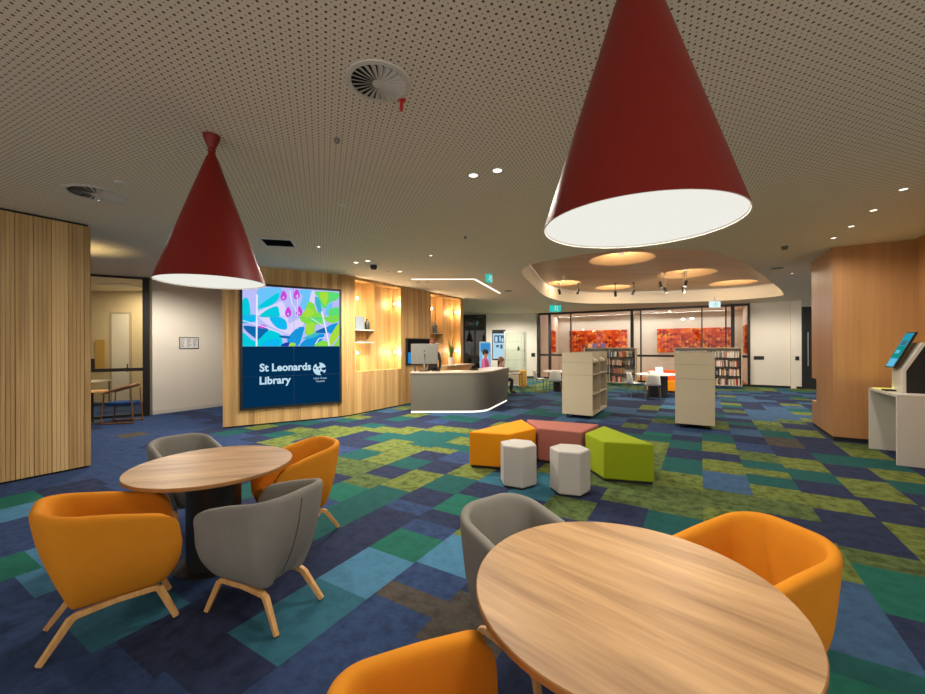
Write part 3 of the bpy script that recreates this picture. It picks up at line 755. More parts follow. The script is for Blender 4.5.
# ------------------------------------------------------------------ red cone pendants
def pendant(label, loc, r, z0, z1, power):
    t = thing('pendant_lamp', label, 'pendant lamp', loc, 0, 'red cone pendant lamps')
    prof = [(r, z0), (0.045, z1 - 0.03), (0.03, z1), (0.024, z1 + 0.03)]
    mb = MB(); mb.lathe(prof, 96, cap=False)
    mb.build('shade', M['red'], t, smooth=50)
    mb = MB(); mb.lathe([(r, z0), (r - 0.005, z0), (r - 0.008, z0 + 0.008)], 96, cap=False); mb.build('shade_lining', M['lamp_white'], t, smooth=50)
    mb = MB(); mb.lathe([(r - 0.008, z0 + 0.008), (r - 0.008, z0 + 0.016)], 96); mb.build('diffuser', M['lamp_glow'], t)
    mb = MB(); mb.lathe([(0.022, z1 + 0.02), (0.032, z1 + 0.04), (0.027, z1 + 0.055), (0.05, CEIL - 0.055), (0.062, CEIL - 0.02), (0.064, CEIL - 0.002)], 32); mb.build('canopy', M['red'], t, smooth=35)
    light('pendant_light', 'AREA', (loc[0], loc[1], z0 + 0.004), power, (1, 0.93, 0.80), shape='DISK', size=2 * r - 0.03)
pendant('smaller-looking dark red cone pendant lamp hanging above the left table', (-2.065, 3.27, 0), .398, 2.235, 3.285, 6.5)
pendant('huge dark red cone pendant lamp hanging above the foreground table', (0.725, 1.63, 0), .382, 2.195, 3.285, 22)

# ------------------------------------------------------------------ ottomans and stools
def ottoman(label, poly, m):
    cx = sum(p[0] for p in poly) / 4; cy = sum(p[1] for p in poly) / 4
    lp_ = [(x - cx, y - cy) for x, y in poly]
    t = thing('modular_ottoman', label, 'ottoman', (cx, cy, 0), 0, 'half hexagon ottomans')
    mb = MB(); mb.prism(lp_, 0.03, 0.5); mb.build('cushion', M[m], t, bevel=0.022, seg=4)
    mb = MB(); mb.prism([(x * 0.95, y * 0.95) for x, y in lp_], 0, 0.03); mb.build('base', M['plinth'], t)
ottoman('orange half-hexagon ottoman, left piece of the curved row', [(0.085, 5.571), (0.648, 5.406), (1.076, 5.810), (0.974, 6.526)], 'ott_orange')
ottoman('dusty pink half-hexagon ottoman between the orange and the green one', [(1.105, 5.805), (1.656, 5.513), (2.094, 6.078), (1.052, 6.526)], 'ott_pink')
ottoman('green half-hexagon ottoman, right piece of the curved row', [(1.690, 5.474), (1.768, 4.967), (2.338, 4.821), (2.128, 5.971)], 'ott_green')
def stool(label, loc, rot):
    t = thing('hexagonal_stool', label, 'stool', loc, rot, 'pale grey hexagonal stools')
    hexa = lambda r: [(r * math.cos(R(60 * k - 90)), r * math.sin(R(60 * k - 90))) for k in range(6)]
    mb = MB(); mb.prism(hexa(0.234), 0.018, 0.505); mb.build('cushion', M['stool'], t, bevel=0.02, seg=4)
    mb = MB(); mb.prism(hexa(0.218), 0, 0.018); mb.build('base', M['plinth'], t)
    return t
stool('pale grey hexagonal stool in front of the orange ottoman', (0.685, 4.90, 0), R(4))
stool('pale grey hexagonal stool in front of the pink ottoman, small black tab at its foot', (1.255, 4.65, 0), R(14))
mb = MB(); 
_t = [o for o in col.objects if o.get('label', '').startswith('pale grey hexagonal stool in front of the pink')][0]
mb.box((0.12, -0.2115, 0.055), (0.008, 0.006, 0.05), rz=R(30)); mb.build('tab', M['plinth'], _t)

# ------------------------------------------------------------------ reception desk
dk = [(-1.33, 10.15)] + [(-1.33 + 1.5 * i / 5, 10.15) for i in range(1, 6)]
for i in range(1, 13):
    a = R(-90 + 69 * i / 12); dk.append((0.17 + 0.62 * math.cos(a), 10.77 + 0.62 * math.sin(a)))
dk += [(dk[-1][0] + 0.36 * t, dk[-1][1] + 0.94 * t) for t in (0.6, 1.2, 1.85)]
dpath = Path(dk)
def ribbon(mb, prof, path, closed=True):
    """sweep a (offset outwards, z) profile along the desk plan"""
    k = len(prof); vs = []; fs = []
    for i, s in enumerate(path.s):
        p = path.p[i]; a = path.p[max(i - 1, 0)]; b = path.p[min(i + 1, len(path.p) - 1)]; d = (b - a).normalized(); nr = Vector((d.y, -d.x))
        vs += [(p.x + nr.x * o, p.y + nr.y * o, z) for o, z in prof]
    n = len(path.s)
    for i in range(n - 1):
        for j in range(k if closed else k - 1): fs.append((i * k + j, i * k + (j + 1) % k, (i + 1) * k + (j + 1) % k, (i + 1) * k + j))
    if closed: fs += [tuple(range(k)), tuple(range((n - 1) * k, n * k))]
    mb.add(vs, fs)
t = thing('reception_desk', 'curved taupe reception desk with a glowing strip along its foot', 'desk')
mb = MB(); ribbon(mb, [(-0.04, 0.045), (0.03, 1.02), (-0.02, 1.02), (-0.09, 0.045)], dpath); mb.build('front_panel', M['taupe'], t, smooth=40)
mb = MB(); ribbon(mb, [(0.05, 1.02), (0.05, 1.055), (-0.62, 1.055), (-0.62, 1.02)], dpath); mb.build('counter_top', M['counter'], t, smooth=40)
mb = MB(); ribbon(mb, [(-0.06, 0.0), (-0.045, 0.0), (-0.045, 0.045), (-0.06, 0.045)], dpath); mb.build('light_strip', M['led'], t, smooth=40)
mb = MB(); ribbon(mb, [(-0.42, 0.0), (-0.42, 1.02), (-0.60, 1.02), (-0.60, 0.0)], dpath); mb.build('cabinet', M['taupe'], t, smooth=40)
for s in (0.0, dpath.s[-1] - 0.06):
    mb = MB(); mb.prism([dpath.at(s + 0.005, -0.09), dpath.at(s + 0.055, -0.09), dpath.at(s + 0.055, -0.42), dpath.at(s + 0.005, -0.42)], 0, 1.02); mb.build('end_panel', M['taupe'], t)

# ------------------------------------------------------------------ video wall
vt0 = W0 + D1 * 0.312; VW, VZ0, VZ1 = 2.13, 0.355, 3.08
VR = math.atan2(D1.y, D1.x)
tv = thing('video_wall', 'tall video wall of eight screens showing the library name and a painted leaf picture', 'screen', (vt0.x, vt0.y, 0), VR)
B = 0.052
mb = MB(); mb.bx(0, VW, -0.05, -0.002, VZ0, VZ1); mb.build('frame', M['black_plastic'], tv)
SW = VW - 2 * B; SZ0, SZ1 = VZ0 + B, VZ1 - B; SH = (SZ1 - SZ0) / 4; SMID = (SZ0 + SZ1) / 2
mb = MB(); mb.bx(B, B + SW, -0.053, -0.051, SZ0, SMID); mb.build('screen', M['screen_navy'], tv)
PAL = {'lav': (186, 190, 250), 'pale': (222, 214, 252), 'sky': (110, 196, 250), 'cy': (6, 204, 222), 'cy2': (14, 186, 240), 'bl': (16, 104, 172), 'bl2': (22, 150, 222), 'dk': (34, 62, 172),
       'mg': (204, 70, 216), 'gr': (132, 222, 70), 'gr2': (96, 222, 120), 'ye': (168, 222, 62), 'aq': (60, 184, 206), 'w': (232, 236, 255)}
PIC = []
def pic(c, pts): PIC.append((c, pts))
def blob(c, x, y, rx, ry, rot=0, tip=0.0, n=22):
    p = []
    for i in range(n):
        a = 2 * math.pi * i / n; q = (1 - tip * (0.5 + 0.5 * math.cos(a))); ux, uy = rx * math.cos(a), ry * math.sin(a) * q
        p.append((x + ux * math.cos(rot) - uy * math.sin(rot), y + ux * math.sin(rot) + uy * math.cos(rot)))
    pic(c, p)
def stem(c, pts, w=0.008):
    for (x0, y0), (x1, y1) in zip(pts, pts[1:]):
        d = math.hypot(x1 - x0, y1 - y0); ox, oy = -(y1 - y0) / d * w, (x1 - x0) / d * w
        pic(c, [(x0 + ox, y0 + oy), (x1 + ox, y1 + oy), (x1 - ox, y1 - oy), (x0 - ox, y0 - oy)])
def zp(c, pts): pic(c, [((x - 65) / 803, 1 - (y - (15 + .087 * (x - 65))) / (545 - (15 + .087 * (x - 65)))) for x, y in pts])
def soft(pts, n=5):
    return smooth_loop(pts, n)
for c, p in (('sky', [(175, 70), (250, 40), (365, 50), (355, 130), (280, 195), (180, 225)]), ('sky', [(500, 70), (620, 75), (610, 200), (560, 240), (520, 200), (540, 120)]),
             ('pale', [(180, 250), (300, 190), (380, 170), (420, 330), (440, 440), (330, 400), (220, 330)]), ('pale', [(400, 380), (520, 310), (545, 370), (440, 450)]), ('pale', [(620, 80), (650, 90), (640, 180), (600, 170)]),
             ('cy', [(180, 215), (205, 180), (270, 130), (335, 88), (348, 112), (320, 165), (250, 208)]), ('cy', [(66, 150), (108, 140), (122, 280), (66, 330)]), ('cy2', [(66, 280), (165, 275), (172, 325), (66, 345)]),
             ('cy', [(195, 292), (230, 245), (290, 210), (335, 204), (348, 250), (340, 292)]), ('cy2', [(272, 300), (330, 288), (395, 318), (412, 370), (400, 402), (340, 392), (295, 350)]),
             ('bl', [(75, 368), (160, 375), (262, 402), (186, 492), (165, 480), (90, 410)]), ('cy', [(66, 425), (160, 500), (262, 410), (345, 430), (372, 500), (345, 545), (66, 545)]), ('cy2', [(200, 540), (240, 500), (340, 480), (330, 545)]),
             ('bl2', [(418, 470), (490, 392), (552, 380), (545, 430), (500, 542), (420, 510)]), ('bl2', [(515, 545), (590, 470), (725, 438), (700, 505), (640, 545)]), ('aq', [(540, 480), (620, 440), (700, 430), (640, 470)]),
             ('gr', [(518, 292), (560, 240), (590, 168), (640, 190), (662, 250), (742, 302), (704, 362), (652, 362), (642, 422), (602, 452), (560, 432), (570, 362), (530, 332)]),
             ('ye', [(572, 362), (640, 352), (622, 432), (582, 434)]), ('ye', [(540, 280), (590, 220), (640, 260), (600, 300)]), ('gr2', [(600, 300), (700, 300), (720, 330), (640, 345)]),
             ('gr2', [(652, 82), (862, 97), (852, 150), (772, 182), (740, 232), (700, 192), (680, 132)]), ('ye', [(690, 92), (765, 97), (742, 202), (702, 152)]),
             ('aq', [(648, 130), (682, 140), (712, 252), (682, 262), (655, 190)]), ('sky', [(760, 202), (802, 180), (792, 262), (738, 282)]), ('gr2', [(770, 242), (866, 222), (866, 332), (790, 322)]), ('gr', [(740, 300), (860, 290), (840, 345), (760, 340)]),
             ('bl', [(648, 422), (740, 385), (802, 390), (762, 432), (680, 432)]), ('bl2', [(760, 380), (850, 350), (840, 400), (780, 440)]), ('ye', [(770, 502), (802, 430), (866, 352), (866, 452), (780, 545)]), ('gr', [(640, 545), (700, 500), (762, 510), (766, 545)]), ('gr', [(810, 545), (866, 470), (866, 545)]),
             ('dk', [(360, 545), (380, 520), (428, 510), (420, 545)]), ('bl', [(350, 452), (432, 460), (420, 478), (360, 470)]), ('ye', [(425, 545), (440, 515), (480, 520), (470, 545)]), ('mg', [(180, 362), (230, 360), (250, 385), (200, 388)])):
    zp(c, soft(p) if len(p) > 3 else p)
for x, y in ((383, 112), (490, 102), (420, 252), (512, 246)):
    zp('mg', soft([(x, y - 44), (x + 25, y - 5), (x + 20, y + 32), (x - 12, y + 40), (x - 26, y + 5)]))
    zp('dk' if 0 else 'lav', soft([(x, y + 5), (x + 8, y + 20), (x - 2, y + 28), (x - 8, y + 16)]))
stem('w', [(.135, .86), (.13, .0)], .008); stem('w', [(.46, .95), (.48, .75), (.53, .60)], .005); stem('w', [(.80, .62), (.86, .2), (.885, .0)], .009); stem('pale', [(.54, .9), (.54, .3)], .004); stem('w', [(.73, .04), (.77, .14), (.85, .16)], .006); stem('w', [(.68, .5), (.82, .36)], .005); stem('w', [(.0, .42), (.2, .33), (.4, .2)], .006)
keys = list(PAL)
mb = MB(); mb.m = 0; mb.bx(B, B + SW, -0.053, -0.051, SMID, SZ1)
for i, (c, p) in enumerate(PIC):
    mb.m = keys.index(c); y = -0.0531 - 0.00004 * (i + 1)
    mb.flat([(B + SW * min(1, max(0, a)), y, SMID + (SZ1 - SMID) * min(1, max(0, b))) for a, b in p])
mb.build('picture', [emit('picture_' + k, rgb(*PAL[k]), 1.0) for k in keys], tv, fix=False)
mb = MB(); y0, y1 = -0.0562, -0.051
mb.bx(B + SW / 2 - 0.0025, B + SW / 2 + 0.0025, y0, y1, SZ0, SZ1)
for k in (1, 2, 3): mb.bx(B, B + SW, y0, y1, SZ0 + SH * k - 0.0025, SZ0 + SH * k + 0.0025)
mb.build('seam', mottled('screen_seam', rgb(20, 40, 66), 0.5, 0.02), tv)
def text_mesh(body, width, height_cap, loc, parent, m, name='lettering', bold=0.0):
    """letters as flat mesh in the x-z plane of the parent, scaled to a measured width"""
    cu = bpy.data.curves.new(name, 'FONT'); cu.body = body; cu.size = 1.0; cu.offset = bold; cu.resolution_u = 3
    tmp = bpy.data.objects.new('tmp', cu); col.objects.link(tmp)
    bpy.context.view_layer.update()
    me = bpy.data.meshes.new_from_object(tmp.evaluated_get(bpy.context.evaluated_depsgraph_get()))
    bpy.data.objects.remove(tmp)
    xs = [v.co.x for v in me.vertices]; k = width / (max(xs) - min(xs)); x0 = min(xs); kz = height_cap / 0.73
    for v in me.vertices: v.co = ((v.co.x - x0) * k, 0, v.co.y * kz)
    me.materials.clear(); me.materials.append(m)
    o = bpy.data.objects.new(name, me); col.objects.link(o); o.parent = parent; o.location = loc
    return o
light('screen_light', 'AREA', tuple(vt0 + D1 * (VW / 2) + Vector((D1.y, -D1.x)) * .07) + (2.35,), 26, (.62, .82, 1.0), rot=(R(90), 0, VR), shape='RECTANGLE', size=2.0, size_y=1.3)
text_mesh('St Leonards', 1.06, 0.168, (0.371, -0.0565, 1.176), tv, M['screen_text'], bold=0.03)
text_mesh('Library', 0.63, 0.168, (0.371, -0.0565, 0.895), tv, M['screen_text'], bold=0.03)
mb = MB(); lx, lz, lr = 1.62, 1.19, 0.145
mb.flat([(lx + lr * math.cos(2 * math.pi * i / 36), -0.0565, lz + lr * math.sin(2 * math.pi * i / 36)) for i in range(36)])
mb.m = 1
def cut(pts): mb.flat([(lx + lr * x, -0.0568, lz + lr * z) for x, z in pts])
cut([(-.55, .9), (-.1, 1.02), (.08, .6), (-.18, .28), (-.42, .45)]); cut([(.25, .15), (1.02, .28), (.98, -.12), (.6, -.28), (.3, -.1)]); cut([(-.1, .15), (.12, .2), (.0, -.2), (-.2, -.1)])
cut([(.15, -.35), (.55, -.45), (.75, -.75), (.35, -1.0), (.05, -.8)]); cut([(-.75, .3), (-.5, .2), (-.6, -.05), (-.85, .0)])
mb.build('emblem', [M['screen_text'], M['screen_navy']], tv, fix=False)
text_mesh('Lane Cove', 0.29, 0.048, (1.49, -0.0565, 0.955), tv, M['screen_text']); text_mesh('Council', 0.19, 0.048, (1.54, -0.0565, 0.885), tv, M['screen_text'])

# ------------------------------------------------------------------ on and around the desk
t = thing('desktop_monitor', 'grey-backed desktop monitor on the left end of the reception desk', 'monitor', (-1.0, 10.40, 1.055), R(4))
mb = MB(); mb.bx(-.35, .35, -.02, .02, .19, .72); mb.build('housing', M['mon_grey'], t, bevel=0.008)
mb = MB(); mb.bx(-.335, .335, .0205, .022, .205, .705); mb.build('screen', emit('monitor_screen', (.5, .7, .9, 1), .8), t)
mb = MB(); mb.tube([(0, -.03, .012), (0, -.045, .2), (0, -.03, .45)], [.03, .025, .025], 10); mb.build('stand', M['chrome'], t, smooth=40)
mb = MB(); mb.prism(rnd_poly(-.14, .14, -.12, .10, .04), 0, .014); mb.build('foot', M['black_plastic'], t)
mb = MB(); mb.lathe([(.02, 0), (.02, .002)], 16); o = mb.build('badge', M['black_plastic'], t, loc=(0.0, -.0205, .53)); o.rotation_euler = (R(90), 0, 0)
def desk_phone(label, loc, rz):
    t = thing('desk_phone', label, 'telephone', loc, rz, 'phones on the reception desk')
    mb = MB(); mb.prism([(-.1, -.09), (.1, -.09), (.1, .09), (-.1, .09)], 0, .03); mb.build('body', M['black_plastic'], t, bevel=.006)
    mb = MB(); mb.box((0.02, .03, .08), (.14, .015, .1), rx=R(-35)); mb.build('display', M['black_plastic'], t)
    mb = MB(); mb.tube([(-.075, -.08, .05), (-.075, -.04, .062), (-.075, .04, .062), (-.075, .08, .05)], [.022, .016, .016, .022], 10); mb.build('handset', M['black_plastic'], t, smooth=50)
desk_phone('black desk phone right under the grey monitor on the reception desk', (-0.70, 10.36, 1.055), R(190))
desk_phone('black desk phone alone near the middle of the reception desk', (0.30, 10.75, 1.055), R(215))
t = thing('card_reader', 'small black card reader at the left foot of the grey monitor', 'card reader', (-1.24, 10.33, 1.055), R(10))
mb = MB(); mb.prism([(-.03, -.02), (.03, -.02), (.03, .02), (-.03, .02)], 0, .015); mb.build('base', M['black_plastic'], t)
mb = MB(); mb.box((0, 0, .085), (.05, .03, .14), rx=R(-12)); mb.build('body', M['black_plastic'], t, bevel=.006)

a, b = 2.30, 3.58
p = wp.at(S(a), 0.03); t = thing('wall_screen', 'black wall-mounted screen on the batten wall behind the grey monitor', 'screen', (*p, 0), math.atan2(D2.y, D2.x))
mb = MB(); mb.bx(0, b - a, -.03, .03, 1.16, 1.95); mb.build('housing', M['black_plastic'], t, bevel=.006)
mb = MB(); mb.bx(.03, b - a - .03, -.032, -.0305, 1.19, 1.92); mb.build('screen', emit('wall_screen_dark', rgb(26, 22, 20), 1), t)
mb = MB(); mb.bx(.05, .42, -.0335, -.0325, 1.21, 1.53); mb.build('picture', emit('wall_screen_blue', rgb(40, 140, 210), 1), t)

x, y = wp.at(S(4.33), 0.27)
t = thing('potted_plant', 'spiky green plant in a white pot on the oak sideboard behind the desk', 'plant', (x, y, 1.09))
mb = MB(); mb.lathe([(.075, 0), (.10, .22), (.10, .25), (.085, .25), (.085, .21)], 24, cap=True); mb.build('pot', M['pot'], t, smooth=40)
random.seed(3); mb = MB()
for i in range(22):
    a = random.uniform(0, 6.28); r0 = random.uniform(0.01, .06); ln = random.uniform(.4, .78); le = random.uniform(.02, .16); w = random.uniform(.014, .022)
    d = (math.cos(a), math.sin(a)); q = (-d[1], d[0]); vs = []
    for j in range(6):
        u = j / 5; c = (d[0] * (r0 + le * u * u), d[1] * (r0 + le * u * u), .2 + ln * u); ww = w * (1 - u ** 2) + .001
        vs += [(c[0] - q[0] * ww, c[1] - q[1] * ww, c[2]), (c[0] + d[0] * .004, c[1] + d[1] * .004, c[2]), (c[0] + q[0] * ww, c[1] + q[1] * ww, c[2])]
    fs = [(j * 3 + k, j * 3 + k + 1, j * 3 + k + 4, j * 3 + k + 3) for j in range(5) for k in (0, 1)]
    mb.add(vs, fs)
mb.build('leaf_cluster', M['leaf'], t, fix=False)

def niche_at(tt, off, z): x, y = wp.at(S(tt), off); return (x, y, z)
WR2 = math.atan2(D2.y, D2.x)
mb = MB(); mb.bx(-.15, .15, -.05, .05, 0, .34)
tag(mb.build('framed_card', mottled('blue_grey_card', rgb(128, 138, 146), .7), loc=niche_at(.66, -.2, 2.146), rz=WR2, bevel=.004), 'blue grey boxed display standing on the upper shelf of the first wall niche', 'display box')
def bottle(name, label, loc, m, r, h):
    mb = MB(); mb.lathe([(r * .8, 0), (r, .02), (r, h * .62), (r * .45, h * .8), (r * .4, h), (r * .5, h)], 20); return tag(mb.build(name, m, loc=loc, smooth=40), label, 'vase')
bottle('vase', 'dark green vase beside the blue grey box in the first wall niche', niche_at(.93, -.17, 2.146), mottled('dark_green_glaze', rgb(52, 62, 50), .4), .06, .30)
bottle('vase', 'slim blue grey bottle vase on the shelf of the second wall niche', niche_at(4.02, -.16, 2.146), mottled('blue_grey_glaze', rgb(84, 98, 112), .4), .075, .36)
mb = MB(); mb.bx(-.14, .14, -.09, .09, 0, .03); tag(mb.build('book', mottled('tan_cover', rgb(150, 120, 86), .7), loc=niche_at(.62, -.16, 1.826), rz=WR2), 'tan book lying flat in the small cubby of the first wall niche', 'book')
mb = MB(); mb.lathe([(.05, 0), (.08, .05), (.075, .05), (.045, .008)], 20); tag(mb.build('bowl', mottled('grey_bowl', rgb(140, 130, 116), .5), loc=niche_at(.88, -.16, 1.826), smooth=40), 'small grey bowl in the small cubby of the first wall niche', 'bowl')

# ------------------------------------------------------------------ people
def person(label, loc, rz, J, rad, edges, mats, split, hair=None, hair_m=None, head=(0, 0, 0), hs=1.0):
    """one continuous body grown over a skeleton; mats are clothing/skin picked per face by split(center)"""
    t = thing('person', label, 'person', loc, rz)
    me = bpy.data.meshes.new('body'); names = list(J)
    me.from_pydata([J[k] for k in names], [(names.index(a), names.index(b)) for a, b in edges], [])
    o = bpy.data.objects.new('tmp', me); col.objects.link(o)
    sk = o.modifiers.new('skin', 'SKIN'); sk.use_smooth_shade = True
    for i, k in enumerate(names):
        r = rad[k]; r = r if isinstance(r, tuple) else (r, r)
        me.skin_vertices[0].data[i].radius = r; me.skin_vertices[0].data[i].use_root = (k == 'pelvis')
    sb = o.modifiers.new('sub', 'SUBSURF'); sb.levels = 2
    bpy.context.view_layer.update()
    m2 = bpy.data.meshes.new_from_object(o.evaluated_get(bpy.context.evaluated_depsgraph_get()))
    bpy.data.objects.remove(o); m2.name = 'body'
    m2.materials.clear()
    for m in mats: m2.materials.append(m)
    for p in m2.polygons: p.material_index = split(p.center); p.use_smooth = True
    b = bpy.data.objects.new('body', m2); col.objects.link(b); b.parent = t
    hx, hy, hz = head
    # the face: nose, brows and lips on the front of the head, hair cap over the top and back
    def bit(name, m, c, r_, sz=(1, 1, 1)):
        q = MB(); q.ball(c, r_, 10, sz); q.build(name, m, t, smooth=60)
    bit('nose', M['skin'], (hx + .098 * hs, hy, hz - .012), .016, (1, .8, 1.5)); bit('lips', M['lips'], (hx + .088 * hs, hy, hz - .062), .015, (.5, 1.4, .5))
    for s in (-1, 1):
        bit('eye', M['hair_dark'], (hx + .086 * hs, hy + .033 * s, hz + .018), .010); bit('ear', M['skin'], (hx - .005, hy + .082 * hs * s, hz - .005), .022, (.8, .35, 1.3))
    mb = MB(); mb.ball((hx - .022, hy, hz + .03), .104 * hs, 20, (1, .88, 1.02))
    if hair == 'long':
        mb.ball((hx - .055, hy, hz - .09), .10 * hs, 18, (.7, .95, 1.5))
        for s in (-1, 1): mb.ball((hx - .01, hy + .075 * s, hz - .08), .045, 12, (.9, .6, 2.2))
    mb.build('hair', hair_m, t, smooth=60)
    return t
def skeleton(seated, arm='desk', hgt=1.0, hip=0.78):
    k = hgt; h = hip if seated else .95 * k
    J = {'pelvis': (0, 0, h), 'waist': (0, 0, h + .18 * k), 'chest': (0.02, 0, h + .36 * k), 'neck': (0.01, 0, h + .53 * k), 'head0': (.03, 0, h + .62 * k), 'head': (.035, 0, h + .70 * k), 'crown': (.025, 0, h + .77 * k)}
    r = {'pelvis': (.15, .13), 'waist': (.125, .10), 'chest': (.155, .11), 'neck': .052, 'head0': .065, 'head': (.083, .092), 'crown': .06}
    E = [('pelvis', 'waist'), ('waist', 'chest'), ('chest', 'neck'), ('neck', 'head0'), ('head0', 'head'), ('head', 'crown')]
    for s, n in ((1, 'l'), (-1, 'r')):
        J['sh' + n] = (.01, .17 * s, h + .46 * k); J['el' + n] = (.06 if arm == 'desk' else -.02, .23 * s, h + .20 * k)
        J['wr' + n] = (.30, .14 * s, h + .20 * k) if arm == 'desk' else (.10, .24 * s, h - .03 * k)
        hd = Vector(J['wr' + n]) - Vector(J['el' + n]); hd.normalize()
        J['pa' + n] = tuple(Vector(J['wr' + n]) + hd * .07)
        r['sh' + n] = .062; r['el' + n] = .043; r['wr' + n] = .028; r['pa' + n] = (.034, .018)
        E += [('chest', 'sh' + n), ('sh' + n, 'el' + n), ('el' + n, 'wr' + n), ('wr' + n, 'pa' + n)]
        side = Vector((0, -s, 0)); 
        for q, (o_, l) in enumerate(((-.024, .07), (-.008, .08), (.008, .075), (.024, .058))):
            a = Vector(J['pa' + n]) + hd * .028 + side * o_; b = a + hd * l * .55 + Vector((0, 0, -.012)); 
            J['fa%d' % q + n] = tuple(a); J['fb%d' % q + n] = tuple(b); r['fa%d' % q + n] = .009; r['fb%d' % q + n] = .0075
            E += [('pa' + n, 'fa%d' % q + n), ('fa%d' % q + n, 'fb%d' % q + n)]
        a = Vector(J['wr' + n]) + hd * .035 + side * .035; J['th' + n] = tuple(a + hd * .03 + side * .012); r['th' + n] = .0095; E += [('wr' + n, 'th' + n)]
        J['hi' + n] = (.02, .09 * s, h - .04); r['hi' + n] = .088
        if seated:
            J['kn' + n] = (.42, .10 * s, h + .0); J['an' + n] = (.36, .10 * s, max(.09, h - .45)); J['to' + n] = (.55, .11 * s, max(.05, h - .50))
        else:
            J['kn' + n] = (.03, .10 * s, .50 * k); J['an' + n] = (-.01, .10 * s, .09); J['to' + n] = (.17, .12 * s, .045)
        r['kn' + n] = .062; r['an' + n] = .043; r['to' + n] = .036
        E += [('pelvis', 'hi' + n), ('hi' + n, 'kn' + n), ('kn' + n, 'an' + n), ('an' + n, 'to' + n)]
    return J, r, E
def clothes(h, k, top, long_sleeve=True):
    def f(c):
        if c.z > h + .55 * k: return 1
        if abs(c.y) > .02 and c.x > .285 and h + .1 < c.z < h + .3: return 1
        if c.z < h - .02: return 2
        if c.z < h + .06 and c.x > .16: return 2
        return 0
    return f
J, r, E = skeleton(False, 'hang', 1.09)
person('person with auburn hair and black clothes standing behind the grey monitor', (-.84, 11.25, 0), R(-115), J, r, E, [M['black_cloth'], M['skin'], M['black_cloth']], clothes(.95 * 1.09, 1.09, 0), 'long', M['hair_auburn'], (.035, 0, .95 * 1.09 + .70 * 1.09))
J, r, E = skeleton(True, 'desk', 1.0, .78)
person('person with short dark hair in a pink shirt sitting behind the reception desk', (.73, 12.95, 0), R(-20), J, r, E, [M['pink_shirt'], M['skin'], M['trousers']], clothes(.78, 1, 0), 'short', M['hair_dark'], (.035, 0, 1.48))
t = thing('bar_stool', 'round black stool under the person in the pink shirt', 'stool', (.71, 12.95, 0))
mb = MB(); mb.lathe([(.17, .60), (.19, .62), (.19, .65), (.16, .665)], 32); mb.build('seat', M['black_plastic'], t, smooth=40)
mb = MB(); mb.tube([(0, 0, .02), (0, 0, .6)], .025, 12); mb.build('column', M['chrome'], t, smooth=40)
mb = MB(); mb.lathe([(.2, 0), (.2, .012), (.04, .03)], 32); mb.build('base', M['chrome'], t, smooth=40)
J, r, E = skeleton(True, 'desk', .98, .52)
person('person with light brown hair in a beige top at the low table beside the desk', (1.36, 14.2, 0), R(0), J, r, E, [M['beige_cloth'], M['skin'], M['trousers']], clothes(.52, .98, 0), 'short', M['hair_light'], (.035, 0, .52 + .686))
def shell_chair(label, loc, rz, group=None, m='white_plastic'):
    """moulded shell chair on four thin rods, facing +x"""
    t = thing('shell_chair', label, 'chair', loc, rz, group); mb = MB(); vs = []; fs = []
    prof = [(.22, .435), (.20, .455), (.10, .45), (-.08, .435), (-.17, .45), (-.215, .52), (-.235, .62), (-.25, .74), (-.262, .82)]
    nw = 9
    for i, (x, z) in enumerate(prof):
        hw = (.20, .215, .225, .225, .22, .215, .205, .19, .15)[i]
        for j in range(nw):
            u = -1 + 2 * j / (nw - 1); c = u * u
            vs.append((x + (.07 * c if i > 4 else 0), hw * u, z + (.035 * c if i < 5 else 0)))
    n = len(prof)
    for i in range(n - 1):
        for j in range(nw - 1): fs.append((i * nw + j, i * nw + j + 1, (i + 1) * nw + j + 1, (i + 1) * nw + j))
    mb.add(vs, fs); o = mb.build('shell', M[m], t, smooth=70, fix=False)
    s = o.modifiers.new('thick', 'SOLIDIFY'); s.thickness = .012; s.offset = 0
    for sx in (-1, 1):
        for sy in (-1, 1):
            mb = MB(); mb.tube([(.08 * sx, .08 * sy, .43), (.19 * sx, .19 * sy, .415), (.22 * sx, .22 * sy, .0)], .010, 8); mb.build('leg', M['steel_leg'], t, smooth=40)
    return t
sc0 = shell_chair('white shell chair under the person in the beige top, beside the reception desk', (1.33, 14.2, 0), R(0))
CG = 'white shell chairs in the reading area'
dup(sc0, (5.72, 13.15, 0), R(0), 'white shell chair, side view, left of the table between the two low bookcases', CG)
dup(sc0, (6.02, 12.55, 0), R(70), 'white shell chair, back view, before the table between the two low bookcases', CG)
dup(sc0, (2.92, 15.0, 0), R(5), 'white shell chair, side view, left of the table beyond the left low bookcase', CG)
dup(sc0, (3.34, 14.25, 0), R(75), 'white shell chair with its back to us, just left of the left low bookcase', CG)
def drum_table(label, loc, r=.68, br=.30):
    t = thing('drum_table', label, 'table', loc, 0, 'white tables on black drums')
    mb = MB(); mb.lathe([(r, .735), (r, .76)], 64); mb.build('table_top', M['white_plastic'], t, bevel=.004)
    mb = MB(); mb.lathe([(br, 0), (br, .735)], 40); mb.build('drum', M['black_plastic'], t, smooth=40)
drum_table('round white table on a black drum between the two low bookcases', (6.53, 13.25, 0))
drum_table('round white table on a black drum, half hidden beyond the left low bookcase', (3.72, 14.95, 0))
mb = MB(); mb.bx(-.16, .16, -.11, .11, 0, .025); mb.box((0, .14, .12), (.32, .012, .22), rx=R(-15))
tag(mb.build('laptop', M['white_plastic'], loc=(6.62, 13.1, .76), rz=R(20)), 'white laptop open on the round table between the bookcases', 'laptop')
mb = MB(); mb.bx(-.1, .1, -.07, .07, 0, .12)
tag(mb.build('tissue_box', M['paper'], loc=(6.25, 13.1, .76), rz=R(10)), 'small white box on the round table between the bookcases', 'box')

